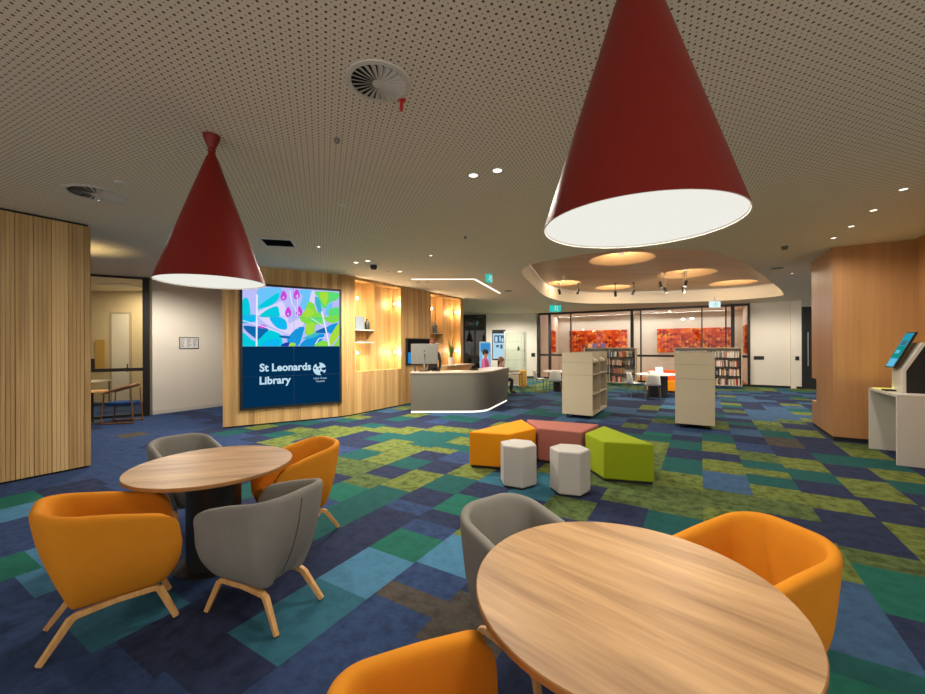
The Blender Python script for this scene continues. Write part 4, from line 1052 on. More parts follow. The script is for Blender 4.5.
t = thing('low_table', 'low brown wooden table right of the reception desk', 'table', (1.83, 14.35, 0))
mb = MB(); mb.bx(-.32, .32, -.3, .3, .70, .73); mb.build('table_top', M['walnut'], t, bevel=.004)
for sx in (-1, 1):
    for sy in (-1, 1):
        mb = MB(); mb.tube([(.28 * sx, .26 * sy, .7), (.29 * sx, .27 * sy, 0)], .014, 8); mb.build('leg', M['steel_leg'], t, smooth=40)
t = thing('low_cabinet', 'small yellow cabinet standing right of the low brown table', 'cabinet', (2.50, 16.55, 0))
mb = MB(); mb.bx(-.14, .14, -.2, .2, .0, .70); mb.build('body', M['yellow'], t, bevel=.01)
mb = MB(); mb.bx(-.13, .13, -.212, -.2, .04, .66); mb.build('door', M['yellow'], t, bevel=.004)
t = thing('bench', 'orange upholstered bench behind the right low bookcase', 'bench', (7.45, 14.6, 0), GA)
mb = MB(); mb.bx(-.6, .6, -.28, .28, .06, .43); mb.build('seat', M['ott_orange'], t, bevel=.03, seg=3)
mb = MB(); mb.bx(-.6, .6, .18, .30, .43, .80); mb.build('backrest', mottled('burnt_orange', rgb(214, 92, 36), .85), t, bevel=.03, seg=3)
mb = MB(); mb.bx(-.56, .56, -.24, .26, 0, .06); mb.build('plinth', M['plinth'], t)

# information screens and the glass cabinet
t = thing('information_screen', 'tall screen with a black cap standing in front of the far white wall', 'screen', (1.58, 17.2, 0))
mb = MB(); mb.bx(-.29, .29, 0, .08, 1.1, 2.42); mb.build('housing', M['black_plastic'], t)
mb = MB(); mb.bx(-.26, .26, -.002, -.0005, 1.16, 2.26); mb.build('screen', emit('info_screen', rgb(176, 214, 232), 1), t)
mb = MB()
for x0, x1, z0, z1 in ((-.2, .22, 1.86, 2.18), (-.12, .0, 1.66, 1.76), (.06, .16, 1.6, 1.78)): mb.bx(x0, x1, -.004, -.0022, z0, z1)
mb.m = 1
for x0, x1, z0, z1 in ((-.16, -.06, 1.9, 2.12), (.02, .08, 1.92, 2.14), (.12, .2, 1.9, 2.05)): mb.bx(x0, x1, -.006, -.0042, z0, z1)
mb.build('picture', [emit('info_dark', rgb(70, 100, 130), 1), emit('info_light', rgb(190, 224, 240), 1)], t)
mb = MB(); mb.bx(-.05, .05, .02, .07, .02, 1.1); mb.build('post', M['black_metal'], t)
mb = MB(); mb.bx(-.3, .3, -.15, .25, 0, .02); mb.build('foot', M['black_metal'], t)
t = thing('touch_kiosk', 'bright blue lit kiosk screen right behind the person in the pink shirt', 'kiosk', (.84, 14.6, 0))
mb = MB(); mb.bx(-.21, .21, 0, .09, .5, 1.88); mb.build('housing', M['white_plastic'], t, bevel=.01)
mb = MB(); mb.bx(-.19, .19, -.002, -.0005, .7, 1.85); mb.build('screen', emit('kiosk_blue', rgb(120, 190, 236), 1), t)
mb = MB(); mb.bx(-.17, .17, -.004, -.0022, 1.5, 1.82); mb.m = 1; mb.bx(-.1, .1, -.004, -.0022, 1.1, 1.4); mb.build('picture', [emit('kiosk_mid', rgb(60, 140, 200), 1), emit('kiosk_pale', rgb(190, 226, 246), 1)], t)
mb = MB(); mb.bx(-.06, .06, .01, .08, .02, .5); mb.build('post', M['chrome'], t)
mb = MB(); mb.bx(-.24, .24, -.15, .25, 0, .02); mb.build('foot', M['chrome'], t)
t = thing('display_cabinet', 'white framed glass display cabinet against the far white wall', 'display cabinet', (2.28, 17.3, 0))
W_, D_, H_ = 0.46, .24, 2.34
mb = MB()
for sx in (-1, 1):
    for sy in (-1, 1): mb.box((sx * W_, sy * D_, H_ / 2), (.05, .05, H_))
for z in (.02, .68, H_ - .02):
    for sy in (-1, 1): mb.box((0, sy * D_, z), (2 * W_, .05, .05))
    for sx in (-1, 1): mb.box((sx * W_, 0, z), (.05, 2 * D_, .05))
mb.box((W_ * .56, -D_, H_ / 2), (.03, .03, H_)); mb.build('frame', M['white_plastic'], t)
for z in (1.1, 1.5, 1.9):
    mb = MB(); mb.bx(-W_ + .02, W_ - .02, -D_ + .02, D_ - .02, z, z + .012); mb.build('shelf', M['glass_green'], t)
mb = MB(); mb.bx(-W_ + .02, W_ - .02, -D_ - .004, -D_ + .002, .7, H_ - .04); mb.build('pane', M['glass_green'], t)
mb = MB(); mb.bx(-W_ + .02, W_ - .02, -D_ + .02, D_ - .02, .03, .66); mb.build('base_cupboard', M['white_laminate'], t)
bottle('vase', 'small dark vase on the middle shelf of the glass display cabinet', (2.44, 17.25, 1.513), mottled('dark_vase', rgb(70, 66, 60), .4), .05, .2)

# ------------------------------------------------------------------ low mobile bookcases
def end_bookcase(label, loc, w, l, side_open=True):
    """putty coloured double-sided bookcase on castors; local x = width of the end panel, y = length"""
    t = thing('mobile_bookcase', label, 'bookcase', loc, GA, 'low mobile bookcases'); h0, h1 = .09, 1.55
    mb = MB(); mb.bx(0, w, 0, .03, h0, h1); mb.build('end_panel', M['laminate'], t, bevel=.003)
    mb = MB(); mb.bx(0, w, l - .03, l, h0, h1); mb.build('end_panel', M['laminate'], t, bevel=.003)
    mb = MB(); mb.bx(0.004, w - .004, -.004, .0, 1.31, 1.318); mb.bx(0.004, w - .004, -.004, .0, 1.018, 1.026); mb.build('panel_joint', M['laminate_dark'], t)
    mb = MB(); mb.bx(0.0, w, .03, l - .03, h0, h0 + .05); mb.build('bottom_board', M['laminate'], t)
    mb = MB(); mb.bx(w / 2 - .012, w / 2 + .012, .03, l - .03, h0 + .05, h1 - .02); mb.build('back_panel', M['laminate_dark'], t)
    mb = MB(); mb.bx(0, w, l / 2 - .015, l / 2 + .015, h0 + .05, h1 - .02); mb.build('divider', M['laminate'], t)
    for z in (.56, 1.02):
        mb = MB(); mb.bx(0, w, .03, l - .03, z, z + .025); mb.build('shelf', M['laminate'], t)
    mb = MB(); mb.box((w * .76, l / 2, 1.40), (w * .5, l - .06, .018), ry=R(32)); mb.box((w * .24, l / 2, 1.40), (w * .5, l - .06, .018), ry=R(-32)); mb.build('display_slope', M['laminate'], t)
    for x in (.1, w - .1):
        for y in (.12, l - .12):
            mb = MB(); mb.tube([(x - .014, y, .04), (x + .014, y, .04)], .04, 14); mb.bx(x - .02, x + .02, y - .02, y + .02, .05, .092); mb.build('castor', M['black_metal'], t, smooth=40)
    return t
bA = end_bookcase('low putty bookcase left of centre showing its open shelves to the right', (2.375, 9.46, 0), .71, 1.62)
bB = end_bookcase('low putty bookcase right of centre showing only its plain end panel', (4.42, 8.24, 0), .70, 1.55)
def on_bookcase(o, lx, ly, lz):
    c = o.location; return (c.x + RX * lx + CX * ly, c.y + RY * lx + CY * ly, lz)
BC = {'cream': (214, 198, 170), 'white': (222, 216, 206), 'red': (168, 46, 36), 'orange': (206, 110, 52), 'tan': (168, 128, 92), 'brown': (104, 66, 48), 'blue': (64, 82, 122), 'black': (38, 36, 38), 'grey': (136, 132, 126), 'green': (88, 106, 78), 'pink': (206, 150, 140)}
BM = {k: mottled(k + '_book_cover', rgb(*v), .6, .08, 20) for k, v in BC.items()}
for k in BC:
    me = MB(); me.bx(-.5, .5, -.5, .5, 0, 1); b_ = me.build('tmp_' + k, BM[k]); BM[k + '_mesh'] = b_.data; b_.data.name = k + '_book'; bpy.data.objects.remove(b_)
def book(color, label, loc, size, rot, group):
    o = bpy.data.objects.new('book', BM[color + '_mesh']); col.objects.link(o)
    o.location = loc; o.scale = size; o.rotation_euler = rot
    return tag(o, label, 'book', group)
# a few titles in the right-hand cells and on the slope of bookcase A
GAB = 'books in the open cells of the left low bookcase'
for cell, (y0, y1) in enumerate(((.06, .78), (.86, 1.56))):
    for z, nm, cs in ((.142, 'bottom', ('black', 'brown', 'grey', 'tan')), (.587, 'middle', ('cream', 'tan', 'grey')), (1.047, 'upper', ('cream', 'white', 'tan', 'pink'))):
        y = y0 + .04
        for i, c in enumerate(cs):
            hh = (.24, .22, .26, .21)[i % 4]; 
            book(c, '%s book in the %s %s cell of the left low bookcase' % (c, ('nearer', 'farther')[cell], nm), on_bookcase(bA, .56, y, z), (.17, .035 + .01 * (i % 2), hh), (0, 0, GA), GAB); y += .075
for i, (y, c) in enumerate(((.25, 'cream'), (.62, 'white'), (1.05, 'cream'), (1.4, 'white'))):
    book(c, '%s book on the slope of the left low bookcase, %s from the end panel' % (c, ('first', 'second', 'third', 'fourth')[i]), on_bookcase(bA, .575, y, 1.400), (.25, .19, .022), (0, R(32), GA), 'books on the slope of the left low bookcase')
# ------------------------------------------------------------------ the two long rear bookcases
def rear_bookcase(label, loc, w):
    t = thing('rear_bookcase', label, 'bookcase', loc, GA, 'long rear bookcases'); d, h0, h1 = .36, .10, 1.62
    for x in (0, w - .035):
        mb = MB(); mb.bx(x, x + .035, 0, d, h0, h1); mb.build('side_panel', M['laminate'], t)
    mb = MB(); mb.bx(.035, w - .035, d - .02, d, h0, h1 - .03); mb.build('back_panel', M['white_laminate'], t)
    mb = MB(); mb.bx(w / 2 - .012, w / 2 + .012, .01, d - .02, h0 + .03, h1 - .03); mb.build('divider', M['laminate'], t)
    for i, z in enumerate((h0, .47, .83, 1.19, h1 - .03)):
        mb = MB(); mb.bx(.035, w - .035, .005, d - .02, z, z + .03); mb.build('shelf' if 0 < i < 4 else ('bottom_board', '', '', '', 'top_board')[i], M['black_metal'] if 0 < i < 4 else M['laminate'], t)
    for x in (.15, w - .15):
        mb = MB(); mb.tube([(x - .014, .18, .045), (x + .014, .18, .045)], .045, 14); mb.bx(x - .02, x + .02, .15, .21, .05, .102); mb.build('castor', M['black_metal'], t, smooth=40)
    return t
W1, W2 = 2.18, 2.35
r1 = Vector((7.4, 16.9)) - RD * W1; r2 = Vector((10.95, 15.5)) - RD * W2
c1 = rear_bookcase('long rear bookcase with books, partly behind the left low bookcase', (r1.x, r1.y, 0), W1)
c2 = rear_bookcase('long rear bookcase with books, partly behind the right low bookcase', (r2.x, r2.y, 0), W2)
random.seed(11); cs = list(BC)
for o, w, nm, gaps, x0 in ((c1, W1, 'left', {(1, 1), (2, 1), (0, 1), (3, 1)}, .95), (c2, W2, 'right', {(2, 0)}, 1.05)):
    for si, (z, sn) in enumerate(((.13, 'bottom'), (.50, 'lower middle'), (.86, 'upper middle'), (1.22, 'top'))):
        x = x0 + .05
        while x < w - .12:
            half = 0 if x < w * .72 else 1
            th = random.uniform(.025, .055)
            if nm == 'left' and x > w * .74 and random.random() < .8: x += th; continue
            if nm == 'right' and random.random() < .06: x += .1; continue
            if abs(x - w / 2) < .06: x += .09; continue
            c = random.choice(cs if nm == 'left' else ['cream', 'white', 'cream', 'tan', 'grey', 'brown', 'black', 'red', 'pink', 'white'])
            hh = random.uniform(.20, .28)
            book(c, '%s book upright on the %s shelf of the %s rear bookcase' % (c, sn, nm), on_bookcase(o, x + th / 2, .12, z), (th * .94, .2, hh), (0, 0, GA), 'books on the %s shelf of the %s rear bookcase' % (sn, nm)); x += th
for i, (lx, c, lb) in enumerate(((.12, 'orange', 'orange'), (.30, 'blue', 'purple blue'), (.68, 'blue', 'purple blue'))):
    mm = mottled('display_cover_%d' % i, rgb(*((232, 170, 120), (120, 104, 176), (120, 104, 176))[i]), .6)
    q = on_bookcase(c1, lx + .12, .15, 1.622); mb = MB(); mb.box((0, 0, .10), (.2, .02, .2), rx=R(-12)); mb.box((0, .05, .006), (.2, .12, .012))
    tag(mb.build('display_book', mm, loc=q, rz=GA), ('orange', 'left purple', 'right purple')[i] + ' display book standing on top of the left rear bookcase', 'book')

# ------------------------------------------------------------------ self-service desk and kiosk on the right
t = thing('self_service_desk', 'white waterfall desk by the honey veneer wall', 'desk', (6.13, 5.59, 0), GA)
mb = MB(); mb.bx(0, .62, 0, .04, 0, .96); mb.build('side_panel', M['white_laminate'], t, bevel=.003)
mb = MB(); mb.bx(0, .62, 1.07, 1.11, 0, .96); mb.build('side_panel', M['white_laminate'], t, bevel=.003)
mb = MB(); mb.bx(0, .62, 0, 1.11, .96, 1.0); mb.build('desk_top', M['white_laminate'], t, bevel=.003)
mb = MB(); mb.bx(.45, .47, .04, 1.07, 0, .96); mb.build('back_panel', M['white_laminate'], t)
kx, ky = 6.13 + RX * .15 + CX * .32, 5.59 + RY * .15 + CY * .32
t = thing('self_checkout_kiosk', 'black and white self-checkout kiosk with a tilted lit screen on the white desk', 'kiosk', (kx, ky, 1.0), GA)
side = [(0, 0), (0, .33), (.20, .73), (.27, .73), (.36, .69), (.36, 0)]
def profile(mb, prof, y0, y1):
    n = len(prof); mb.add([(x, y0, z) for x, z in prof] + [(x, y1, z) for x, z in prof], [(i, (i + 1) % n, n + (i + 1) % n, n + i) for i in range(n)] + [tuple(range(n)), tuple(range(n, 2 * n))])
mb = MB(); profile(mb, [(.045, .0), (.045, .325), (.235, .715), (.27, .72), (.31, .70), (.31, 0)], -.005, .36); mb.build('body', M['black_plastic'], t)
mb = MB(); profile(mb, [(0, 0), (0, .33), (.20, .735), (.25, .735), (.04, .32), (.04, 0)], -.012, .367); mb.build('front_fascia', M['white_laminate'], t, bevel=.004)
mb = MB(); mb.box((.05, .20, .62), (.03, .31, .58), ry=R(24)); o = mb.build('screen_housing', M['black_plastic'], t, bevel=.006)
def on_screen(mb, u0, u1, v0, v1, off):
    """patch on the tilted screen face: u across, v up"""
    m0 = Matrix.Translation((.05, .20, .62)) @ Matrix.Rotation(R(24), 4, 'Y') @ Matrix.Diagonal((1, .86, .96, 1))
    mb.add([tuple(m0 @ Vector((-.0152 - off, u, v))) for u, v in ((u0, v0), (u1, v0), (u1, v1), (u0, v1))], [(0, 1, 2, 3)])
mb = MB(); on_screen(mb, -.165, .165, -.285, .285, .001)
mb.m = 1; on_screen(mb, -.165, .165, -.13, .06, .0015); mb.m = 2; on_screen(mb, -.14, .14, -.28, -.15, .0015); on_screen(mb, -.05, .12, -.06, -.0, .002); mb.m = 3; on_screen(mb, -.1, .1, .08, .16, .0015)
mb.build('screen', [emit('checkout_blue', rgb(40, 150, 176), 1), emit('checkout_teal', rgb(20, 140, 132), 1), emit('checkout_pale', rgb(100, 186, 220), 1), emit('checkout_grey', rgb(70, 110, 120), 1)], t, fix=False)
x_, y_ = 6.13 + RX * .14 + CX * .86, 5.59 + RY * .14 + CY * .86
mb = MB(); mb.bx(-.12, .12, -.17, .17, 0, .012)
tag(mb.build('scanner_pad', emit('scanner_glow', rgb(236, 226, 120), 1.0), loc=(x_, y_, 1.0), rz=GA), 'glowing pale yellow scanning pad at the far end of the white desk', 'scanner')
light('scanner_light', 'AREA', (x_, y_, 1.02), 2.2, (1, .95, .25), rot=(R(180), 0, 0), size=.22)
mb = MB(); mb.prism(rnd_poly(-.06, .06, -.09, .09, .02), 0, .02)
tag(mb.build('card_tray', M['black_plastic'], loc=(6.13 + RX * .09 + CX * .60, 5.59 + RY * .09 + CY * .60, 1.0), rz=GA), 'flat black card tray in front of the self-checkout kiosk', 'tray')

# ------------------------------------------------------------------ lounge chair with a blue seat by the glazed office
t = thing('wooden_armchair', 'walnut framed armchair with a blue seat by the glazed office', 'armchair', (-7.72, 9.0, 0), R(14)); t.scale = (.74, .74, 1.0)
mb = MB(); mb.prism(rnd_poly(-.34, .34, -.27, .27, .07), .40, .48); mb.build('seat', M['blue_seat'], t, bevel=.02)
for x, y, tx, ty in ((-.38, -.27, -.44, -.29), (.36, -.27, .41, -.29), (-.36, .29, -.40, .31), (.34, .29, .38, .31)):
    top = .66 if x < 0 else .78
    mb = MB(); mb.tube([(tx, ty, .0), (x, y, .42), (x * .92, y, top)], [.018, .022, .018], 10); mb.build('leg', M['walnut'], t, smooth=40)
mb = MB(); mb.tube([(-.44, -.29, .66), (-.15, -.29, .74), (.20, -.27, .82), (.38, -.16, .86), (.42, .0, .87), (.37, .17, .86), (.20, .29, .82), (-.15, .31, .74), (-.44, .31, .66)], [.02, .026, .034, .04, .042, .04, .034, .026, .02], 10); mb.build('back_rail', M['walnut'], t, smooth=60, sub=1)
for y in (-.29, .31):
    mb = MB(); mb.tube([(-.44, y, .022), (.41, y, .022)], .02, 8); mb.build('runner', M['walnut'], t, smooth=40)
t = thing('side_table', 'round oak side table beside the blue armchair, mostly behind the oak panel', 'table', (-8.42, 9.0, 0))
mb = MB(); mb.lathe([(.28, .70), (.28, .725)], 40); mb.build('table_top', M['leg_wood'], t)
mb = MB(); mb.tube([(0, 0, .01), (0, 0, .7)], .025, 12); mb.build('column', M['black_metal'], t, smooth=40)
mb = MB(); mb.lathe([(.2, 0), (.2, .012)], 32); mb.build('base', M['black_metal'], t)
q = Vector((-11.22, OY - .03))
mb = MB(); mb.bx(-.15, .15, -.02, .02, 1.02, 1.95); tag(mb.build('wall_board', mottled('gold_board', rgb(196, 158, 88), .5), loc=(q.x, q.y, 0)), 'golden board on the back wall inside the glazed office', 'board')
q = Vector((-10.95, 11.45))
t = thing('office_monitor', 'black monitor seen inside the glazed office, in front of the golden board', 'monitor', (q.x, q.y, 0), GA + R(50))
mb = MB(); mb.bx(-.25, .25, -.02, .02, 1.05, 1.38); mb.build('housing', M['black_plastic'], t)
mb = MB(); mb.bx(-.03, .03, -.02, .02, .76, 1.05); mb.bx(-.12, .12, -.1, .1, .745, .765); mb.build('stand', M['black_plastic'], t)
t = thing('office_desk', 'pale desk inside the glazed office carrying the monitor', 'desk', (q.x, q.y, 0), 0)
mb = MB(); mb.bx(-.8, .5, -.35, .35, .715, .745); mb.build('desk_top', M['white_laminate'], t)
for x in (-.76, .46):
    for y in (-.3, .3):
        mb = MB(); mb.tube([(x, y, 0), (x, y, .715)], .02, 8); mb.build('leg', M['steel_leg'], t, smooth=40)

# wall sign and sockets
SP = GP + CD * 0.90 + RD * 0.012
t = thing('wall_sign', 'grey framed information sign on the white wall left of the video wall', 'sign', (SP.x, SP.y, 0), GA + R(90))
mb = MB(); mb.bx(-.24, .24, 0.0, .02, 1.66, 1.98); mb.build('frame', M['mon_grey'], t, bevel=.004)
mb = MB(); mb.bx(-.215, .215, -.002, -.0002, 1.685, 1.955); mb.build('sheet', M['paper'], t)
mb = MB(); random.seed(5)
for i in range(9):
    z = 1.935 - i * .026; 
    for x0, x1 in ((-.2, -.1), (-.06, .06), (.09, .2)): mb.bx(x0, x0 + (x1 - x0) * random.uniform(.5, 1), -.0035, -.0022, z - .010, z)
mb.build('printed_lines', M['ink'], t)
def socket(label, p, rz, w=.2, h=.13, z=1.19, two=True):
    t = thing('wall_switch', label, 'switch', (p.x, p.y, z), rz, 'dark wall plates')
    mb = MB(); mb.bx(-w / 2, w / 2, -.014, 0, -h / 2, h / 2); mb.build('plate', M['black_metal'], t, bevel=.004)
    mb = MB()
    for x in ((-.045, .045) if two else (0,)): mb.bx(x - .015, x + .015, -.02, -.014, -.02, .02)
    mb.build('rocker', M['black_plastic'], t)
socket('wide black switch plate on the white wall right of the glazed room', WR(.30) - CD * .002, GA, .34, .15)
socket('small black switch plate on the narrow white wall beside the dark doorway', WR(1.50) - CD * .123, GA, .12, .16, two=False)
socket('dark round-looking plate on the far white wall left of the glazed room', Vector((3.78, 21.19)), 0, .2, .2, 1.24, two=False)

# ------------------------------------------------------------------ ceiling fittings
def swirl(label, x, y, r):
    t = thing('swirl_diffuser', label, 'air vent', (x, y, CEIL), 0, 'round air diffusers')
    mb = MB(); mb.lathe([(r, -.001), (r * .98, -.008), (r * .84, -.012), (r * .82, -.006)], 48, cap=False); mb.lathe([(r * .20, -.012), (r * .10, -.016), (.001, -.016)], 24, cap=False); mb.build('rim', M['white_laminate'], t, smooth=50)
    mb = MB(); mb.lathe([(r * .83, -.0015), (.001, -.0015)], 40, cap=False); mb.build('dark_throat', M['plinth'], t)
    for k in range(24):
        a = 2 * math.pi * k / 24; mb = MB(); mb.x = Matrix.Rotation(a, 4, 'Z')
        w0, w1 = r * .03, r * .085
        mb.add([(r * .19, -w0, -.008), (r * .83, -w1, -.003), (r * .83, w1, -.020), (r * .19, w0, -.016), (r * .19, -w0, -.0065), (r * .83, -w1, -.0018), (r * .83, w1, -.0185), (r * .19, w0, -.0145)],
               [(0, 1, 2, 3), (7, 6, 5, 4), (0, 4, 5, 1), (1, 5, 6, 2), (2, 6, 7, 3), (3, 7, 4, 0)])
        mb.build('vane', M['white_laminate'], t)
swirl('round swirl air diffuser nearest the camera, beside a small red sprinkler', -.548, 2.62, .215)
swirl('round swirl air diffuser in the ceiling above the left oak panel', -4.15, 4.5, .29)
t = thing('square_vent', 'dark square ceiling vent in front of the video wall', 'air vent', (-3.07, 6.62, CEIL), R(45 - 31))
mb = MB()
for a, b, c, d in ((-.26, .26, -.26, -.22), (-.26, .26, .22, .26), (-.26, -.22, -.22, .22), (.22, .26, -.22, .22)): mb.bx(a, b, c, d, -.014, -.001)
mb.build('frame', M['white_laminate'], t)
mb = MB(); mb.bx(-.22, .22, -.22, .22, -.004, -.001); mb.build('dark_throat', M['plinth'], t)
for k in range(5):
    mb = MB(); mb.box((0, -.17 + .085 * k, -.009), (.44, .045, .003), rx=R(35)); mb.build('blade', M['black_metal'], t)
mb = MB(); mb.lathe([(.010, -.085), (.012, -.06), (.012, -.012), (.03, -.008), (.03, -.001)], 16)
tag(mb.build('sprinkler', mottled('sprinkler_red', rgb(190, 24, 18), .4), loc=(-.425, 2.80, CEIL), smooth=40), 'small red capped sprinkler hanging just beside the nearest round diffuser', 'sprinkler')
def small_disc(name, label, x, y, r, h, m, cat, group=None):
    mb = MB(); mb.lathe([(r * .7, -h), (r, -h * .6), (r, -.001)], 20); return tag(mb.build(name, m, loc=(x, y, CEIL), smooth=40), label, cat, group)
small_disc('sprinkler', 'tiny dark sprinkler in the perforated ceiling left of centre', -1.05, 3.33, .022, .035, M['steel_leg'], 'sprinkler')
small_disc('smoke_detector', 'flat pale smoke detector in the ceiling between the left pendant and the centre', -1.48, 4.92, .06, .02, M['white_laminate'], 'smoke detector')
small_disc('smoke_detector', 'pale smoke detector above the left oak panel, behind the round diffuser', -3.62, 4.2, .06, .02, M['white_laminate'], 'smoke detector')
small_disc('security_camera', 'dark dome camera on the ceiling in front of the first wall niche', -1.9, 8.5, .07, .09, M['black_plastic'], 'camera')
small_disc('sprinkler', 'tiny dark sprinkler in the ceiling right of the near pendant', 4.3, 3.6, .022, .04, M['steel_leg'], 'sprinkler')
small_disc('speaker', 'dark round ceiling speaker just left of the near pendant, before the timber recess', 1.85, 6.75, .09, .015, M['mon_grey'], 'speaker')
small_disc('sprinkler', 'small grey sprinkler in the ceiling between the timber recess and the veneer wall', 5.7, 7.0, .05, .06, M['mon_grey'], 'sprinkler')
small_disc('speaker', 'dark round ceiling speaker right of the timber recess', 7.15, 9.0, .12, .015, M['mon_grey'], 'speaker')
small_disc('sprinkler', 'tiny dark sprinkler in the plain ceiling before the desk', .05, 6.3, .022, .04, M['steel_leg'], 'sprinkler')
small_disc('speaker', 'dark round ceiling speaker beyond the bend of the ceiling light line', 1.45, 12.5, .12, .015, M['mon_grey'], 'speaker')
def downlight(label, x, y, r=.045, e=0, lit=True, group='small ceiling downlights'):
    t = thing('downlight', label, 'ceiling light', (x, y, CEIL), 0, group)
    mb = MB(); mb.lathe([(r * 1.35, -.001), (r * 1.35, -.006), (r, -.008), (r, -.002)], 24, cap=False); mb.build('trim_ring', M['white_laminate'], t, smooth=40)
    mb = MB(); mb.lathe([(r, -.003), (.001, -.003)], 24, cap=False); mb.build('lens', M['downlight'] if lit else M['mon_grey'], t)
    if e: light('downlight_beam', 'SPOT', (x, y, CEIL - .02), e, (1, .93, .83), spot_size=R(168), spot_blend=.6, shadow_soft_size=.05)
downlight('left one of the lit pair of downlights in the middle of the ceiling', .117, 4.04, e=90)
downlight('right one of the lit pair of downlights in the middle of the ceiling', .352, 3.93, e=90)
for i, (x, y) in enumerate(((4.95, 4.44), (5.33, 5.13), (5.72, 5.82), (6.05, 6.45))):
    downlight('lit downlight in the row before the veneer wall, %s from the right' % ('first', 'second', 'third', 'fourth')[i], x, y, .036, e=48)
for x, y, lb, e in ((-2.2, 8.2, 'left one of the lit downlights before the first wall niche', 170), (-1.92, 8.05, 'right one of the lit downlights before the first wall niche', 170), (-1.45, 9.2, 'lit downlight just left of the ceiling light line', 480)):
    downlight(lb, x, y, .05, e=e)
downlight('dark unlit downlight left of the lit one near the ceiling light line', -1.72, 9.2, .06, lit=False)
downlight('left unlit downlight under the ceiling light line', -1.2, 10.75, .05, lit=False); downlight('right unlit downlight under the ceiling light line', -.95, 10.75, .05, lit=False)
for x, y, e, lb in ((-6.5, 8.9, 430, 'added small downlight in the corridor ceiling before the white wall with the sign'), (-4.3, 4.7, 22, 'added small downlight in the ceiling beside the left oak panel'),
                    (2.7, 19.0, 750, 'added far small downlight before the far white wall'), (1.2, 16.2, 330, 'added small downlight beyond the reception desk'),
                    (11.5, 14.2, 300, 'added small downlight before the white wall right of the glazed room'), (9.6, 9.6, 300, 'added small downlight in the ceiling right of the timber recess'),
                    (3.3, 6.1, 140, 'added small downlight hidden by the near pendant, above the ottomans'), (-2.5, 6.9, 280, 'added small downlight in the ceiling near the square vent before the video wall'), (-.6, 7.6, 420, 'added small downlight in the ceiling before the reception desk'),
                    (8.0, 9.6, 200, 'added small downlight in the ceiling nearest the veneer wall, beyond its corner')):
    downlight(lb, x, y, .03, e=e)  # small downlights added only to brighten the walls and the far end
mb = MB(); 
lpath = Path([(-1.31, 10.24), (.32, 10.27), (1.23, 12.99)]); 
for (a, b) in (((-1.31, 10.24), (.32, 10.27)), ((.32, 10.27), (1.23, 12.99))): bar(mb, a, b, CEIL - .012, CEIL - .001, .06)
tag(mb.build('ceiling_light_line', M['led_ceiling']), 'thin bent white light line in the ceiling above the reception desk', 'ceiling light')
def spot_head(label, x, y, drop, ang, lit, e=0, aim=(0, 0, 0)):
    t = thing('spotlight', label, 'spotlight', (x, y, UP), ang, 'spotlights under the timber ceiling')
    mb = MB(); mb.lathe([(.05, -.02), (.05, -.001)], 16); mb.build('mount', M['white_laminate'] if lit else M['black_metal'], t, smooth=40)
    mb = MB(); mb.tube([(0, 0, -.02), (0, 0, -drop)], .010, 8); mb.build('rod', M['white_laminate'] if lit else M['black_metal'], t, smooth=40)
    a = Vector((-.02, 0, -drop + .03)); d = Vector((.06, 0, -.17)); mb = MB(); mb.tube([a, a + d], .045, 14); mb.build('head', M['mon_grey'] if lit else M['black_metal'], t, smooth=40)
    mb = MB(); mb.tube([a + d * 1.001, a + d * 1.03], .038, 14); mb.build('lens', M['downlight'] if lit else M['plinth'], t, smooth=40)
    if e: light('spot_beam', 'SPOT', (x + .05, y, UP - drop - .18), e, (1, .92, .80), rot=aim, spot_size=R(155), spot_blend=1.0, shadow_soft_size=.06)
for x, y, dr, an, lit, e, lb in ((5.95, 11.9, 0.33, 40, 1, 140, 'upper lit spotlight of the left pair hanging from the timber ceiling'), (6.2, 12.1, 0.47, -30, 1, 200, 'lower lit spotlight of the left pair hanging from the timber ceiling'),
                    (6.72, 11.9, 0.31, 200, 1, 140, 'upper lit spotlight of the right pair hanging from the timber ceiling'), (6.75, 12.1, 0.47, 20, 1, 200, 'lower lit spotlight of the right pair hanging from the timber ceiling'),
                    (3.45, 14.1, 0.24, 30, 0, 0, 'leftmost of the dark spotlights under the timber ceiling edge'), (4.1, 14.0, 0.24, 200, 0, 0, 'second dark spotlight from the left under the timber ceiling edge'),
                    (5.45, 14.1, 0.32, 60, 0, 0, 'third dark spotlight from the left under the timber ceiling edge'), (6.05, 14.0, 0.28, 190, 0, 0, 'rightmost of the dark spotlights under the timber ceiling edge')):
    spot_head(lb, x, y, dr, R(an), lit, e, (R(58), 0, R(-25)) if 'lower' in lb else (0, 0, 0))
def exit_sign(label, x, y, z, w, h, rz, m0, m1):
    t = thing('exit_sign', label, 'exit sign', (x, y, z), rz, 'green exit signs')
    mb = MB(); mb.bx(-w / 2, w / 2, -.03, .03, -h / 2, h / 2); mb.build('box', m0, t)
    mb = MB(); k = h; y0, y1 = -.034, -.031     # running figure and doorway
    mb.ball((.02 * k, -.033, .30 * k), .075 * k, 10, (1, .05, 1)); 
    for a, b, r_ in (((.0, .2), (-.08, -.05), .06), ((-.08, -.05), (.08, -.18), .045), ((.08, -.18), (.06, -.40), .04), ((-.08, -.05), (-.2, -.2), .045), ((-.2, -.2), (-.34, -.22), .035), ((0, .18), (.18, .06), .032), ((0, .18), (-.18, .12), .032)):
        mb.tube([(a[0] * k, -.033, a[1] * k), (b[0] * k, -.033, b[1] * k)], r_ * k * .6, 6)
    mb.bx(.28 * k, .34 * k, y0, y1, -.42 * k, .42 * k)
    mb.build('pictogram', m1, t)
    mb = MB(); mb.bx(-.012, .012, -.012, .012, h / 2, CEIL - z); mb.build('bracket', M['white_laminate'], t)
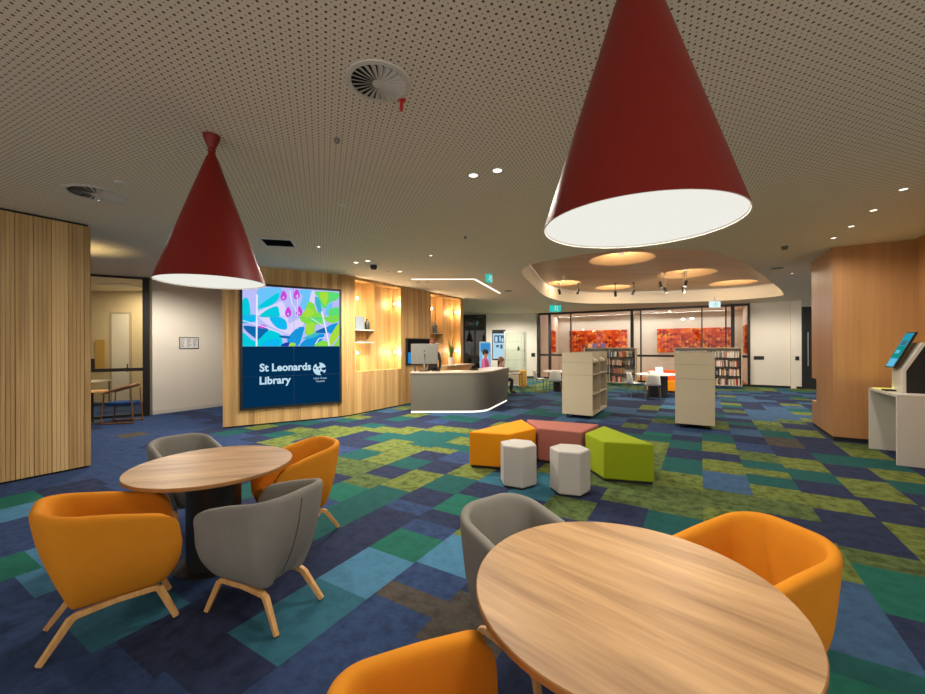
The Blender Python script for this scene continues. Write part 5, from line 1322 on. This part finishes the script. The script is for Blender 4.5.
exit_sign('green exit sign hanging at the bend of the ceiling light line', .64, 9.45, 3.32, .15, .19, R(35), M['exit_green'], M['exit_white'])
exit_sign('green exit sign hanging in front of the left end of the glazed room', 3.71, 15.8, 3.20, .44, .26, 0, M['exit_green'], M['exit_white'])
exit_sign('pale exit sign hanging in front of the right half of the glazed room', 9.05, 14.2, 3.18, .38, .22, 0, M['exit_white'], M['exit_green'])
exit_sign('small green exit sign seen through the dark glazed doors', .75, 22.5, 3.0, .3, .3, 0, M['exit_green'], M['exit_white'])

# ================================================================== LIGHT, WORLD, CAMERA
w = bpy.data.worlds.new('World'); scene.world = w; w.use_nodes = True
bg = w.node_tree.nodes['Background']; bg.inputs['Color'].default_value = (1.0, 0.945, 0.87, 1); bg.inputs['Strength'].default_value = 1.1
# unseen lamp added behind the oak panel for the warm glow on the ceiling
q = Vector(LP) - CD * .75 - RD * .20
ux, uy = q.x - .9, q.y + 1.7
t = thing('added_uplighter', 'added floor uplighter, unseen behind the left oak panel, for the warm ceiling glow', 'added lamp', (ux, uy, 0), 0)
mb = MB(); mb.lathe([(.15, 0), (.15, .015), (.03, .03)], 32); mb.build('base', M['black_metal'], t, smooth=40)
mb = MB(); mb.tube([(0, 0, .02), (0, 0, 2.42)], .014, 12); mb.build('pole', M['black_metal'], t, smooth=40)
mb = MB(); mb.lathe([(.03, 2.42), (.10, 2.56), (.095, 2.56), (.028, 2.43)], 24, cap=False); mb.build('shade', M['chrome'], t, smooth=40)
light('added_uplight', 'SPOT', (ux, uy, 2.58), 46, (1, .76, .36), rot=(R(180), 0, 0), spot_size=R(110), spot_blend=1.0, shadow_soft_size=.1)

cam = bpy.data.cameras.new('camera'); co = bpy.data.objects.new('camera', cam); col.objects.link(co)
cam.sensor_width = 36; cam.lens = 396 / 925 * 36; cam.clip_start = 0.05; cam.clip_end = 100
co.location = (0, 0, 1.70)
co.rotation_euler = (R(90), R(0), 0)
co.rotation_euler.rotate_axis('Z', R(-0.2))
cam.shift_y = -0.5 / 925
scene.camera = co
scene.view_settings.view_transform = 'Standard'; scene.view_settings.look = 'None'
scene.view_settings.exposure = 0.0; scene.view_settings.gamma = 1.0
scene.view_settings.use_curve_mapping = False
scene.cycles.use_denoising = True
scene.cycles.max_bounces = 8; scene.cycles.diffuse_bounces = 5; scene.cycles.transparent_max_bounces = 12
scene.cycles.sample_clamp_indirect = 4.0
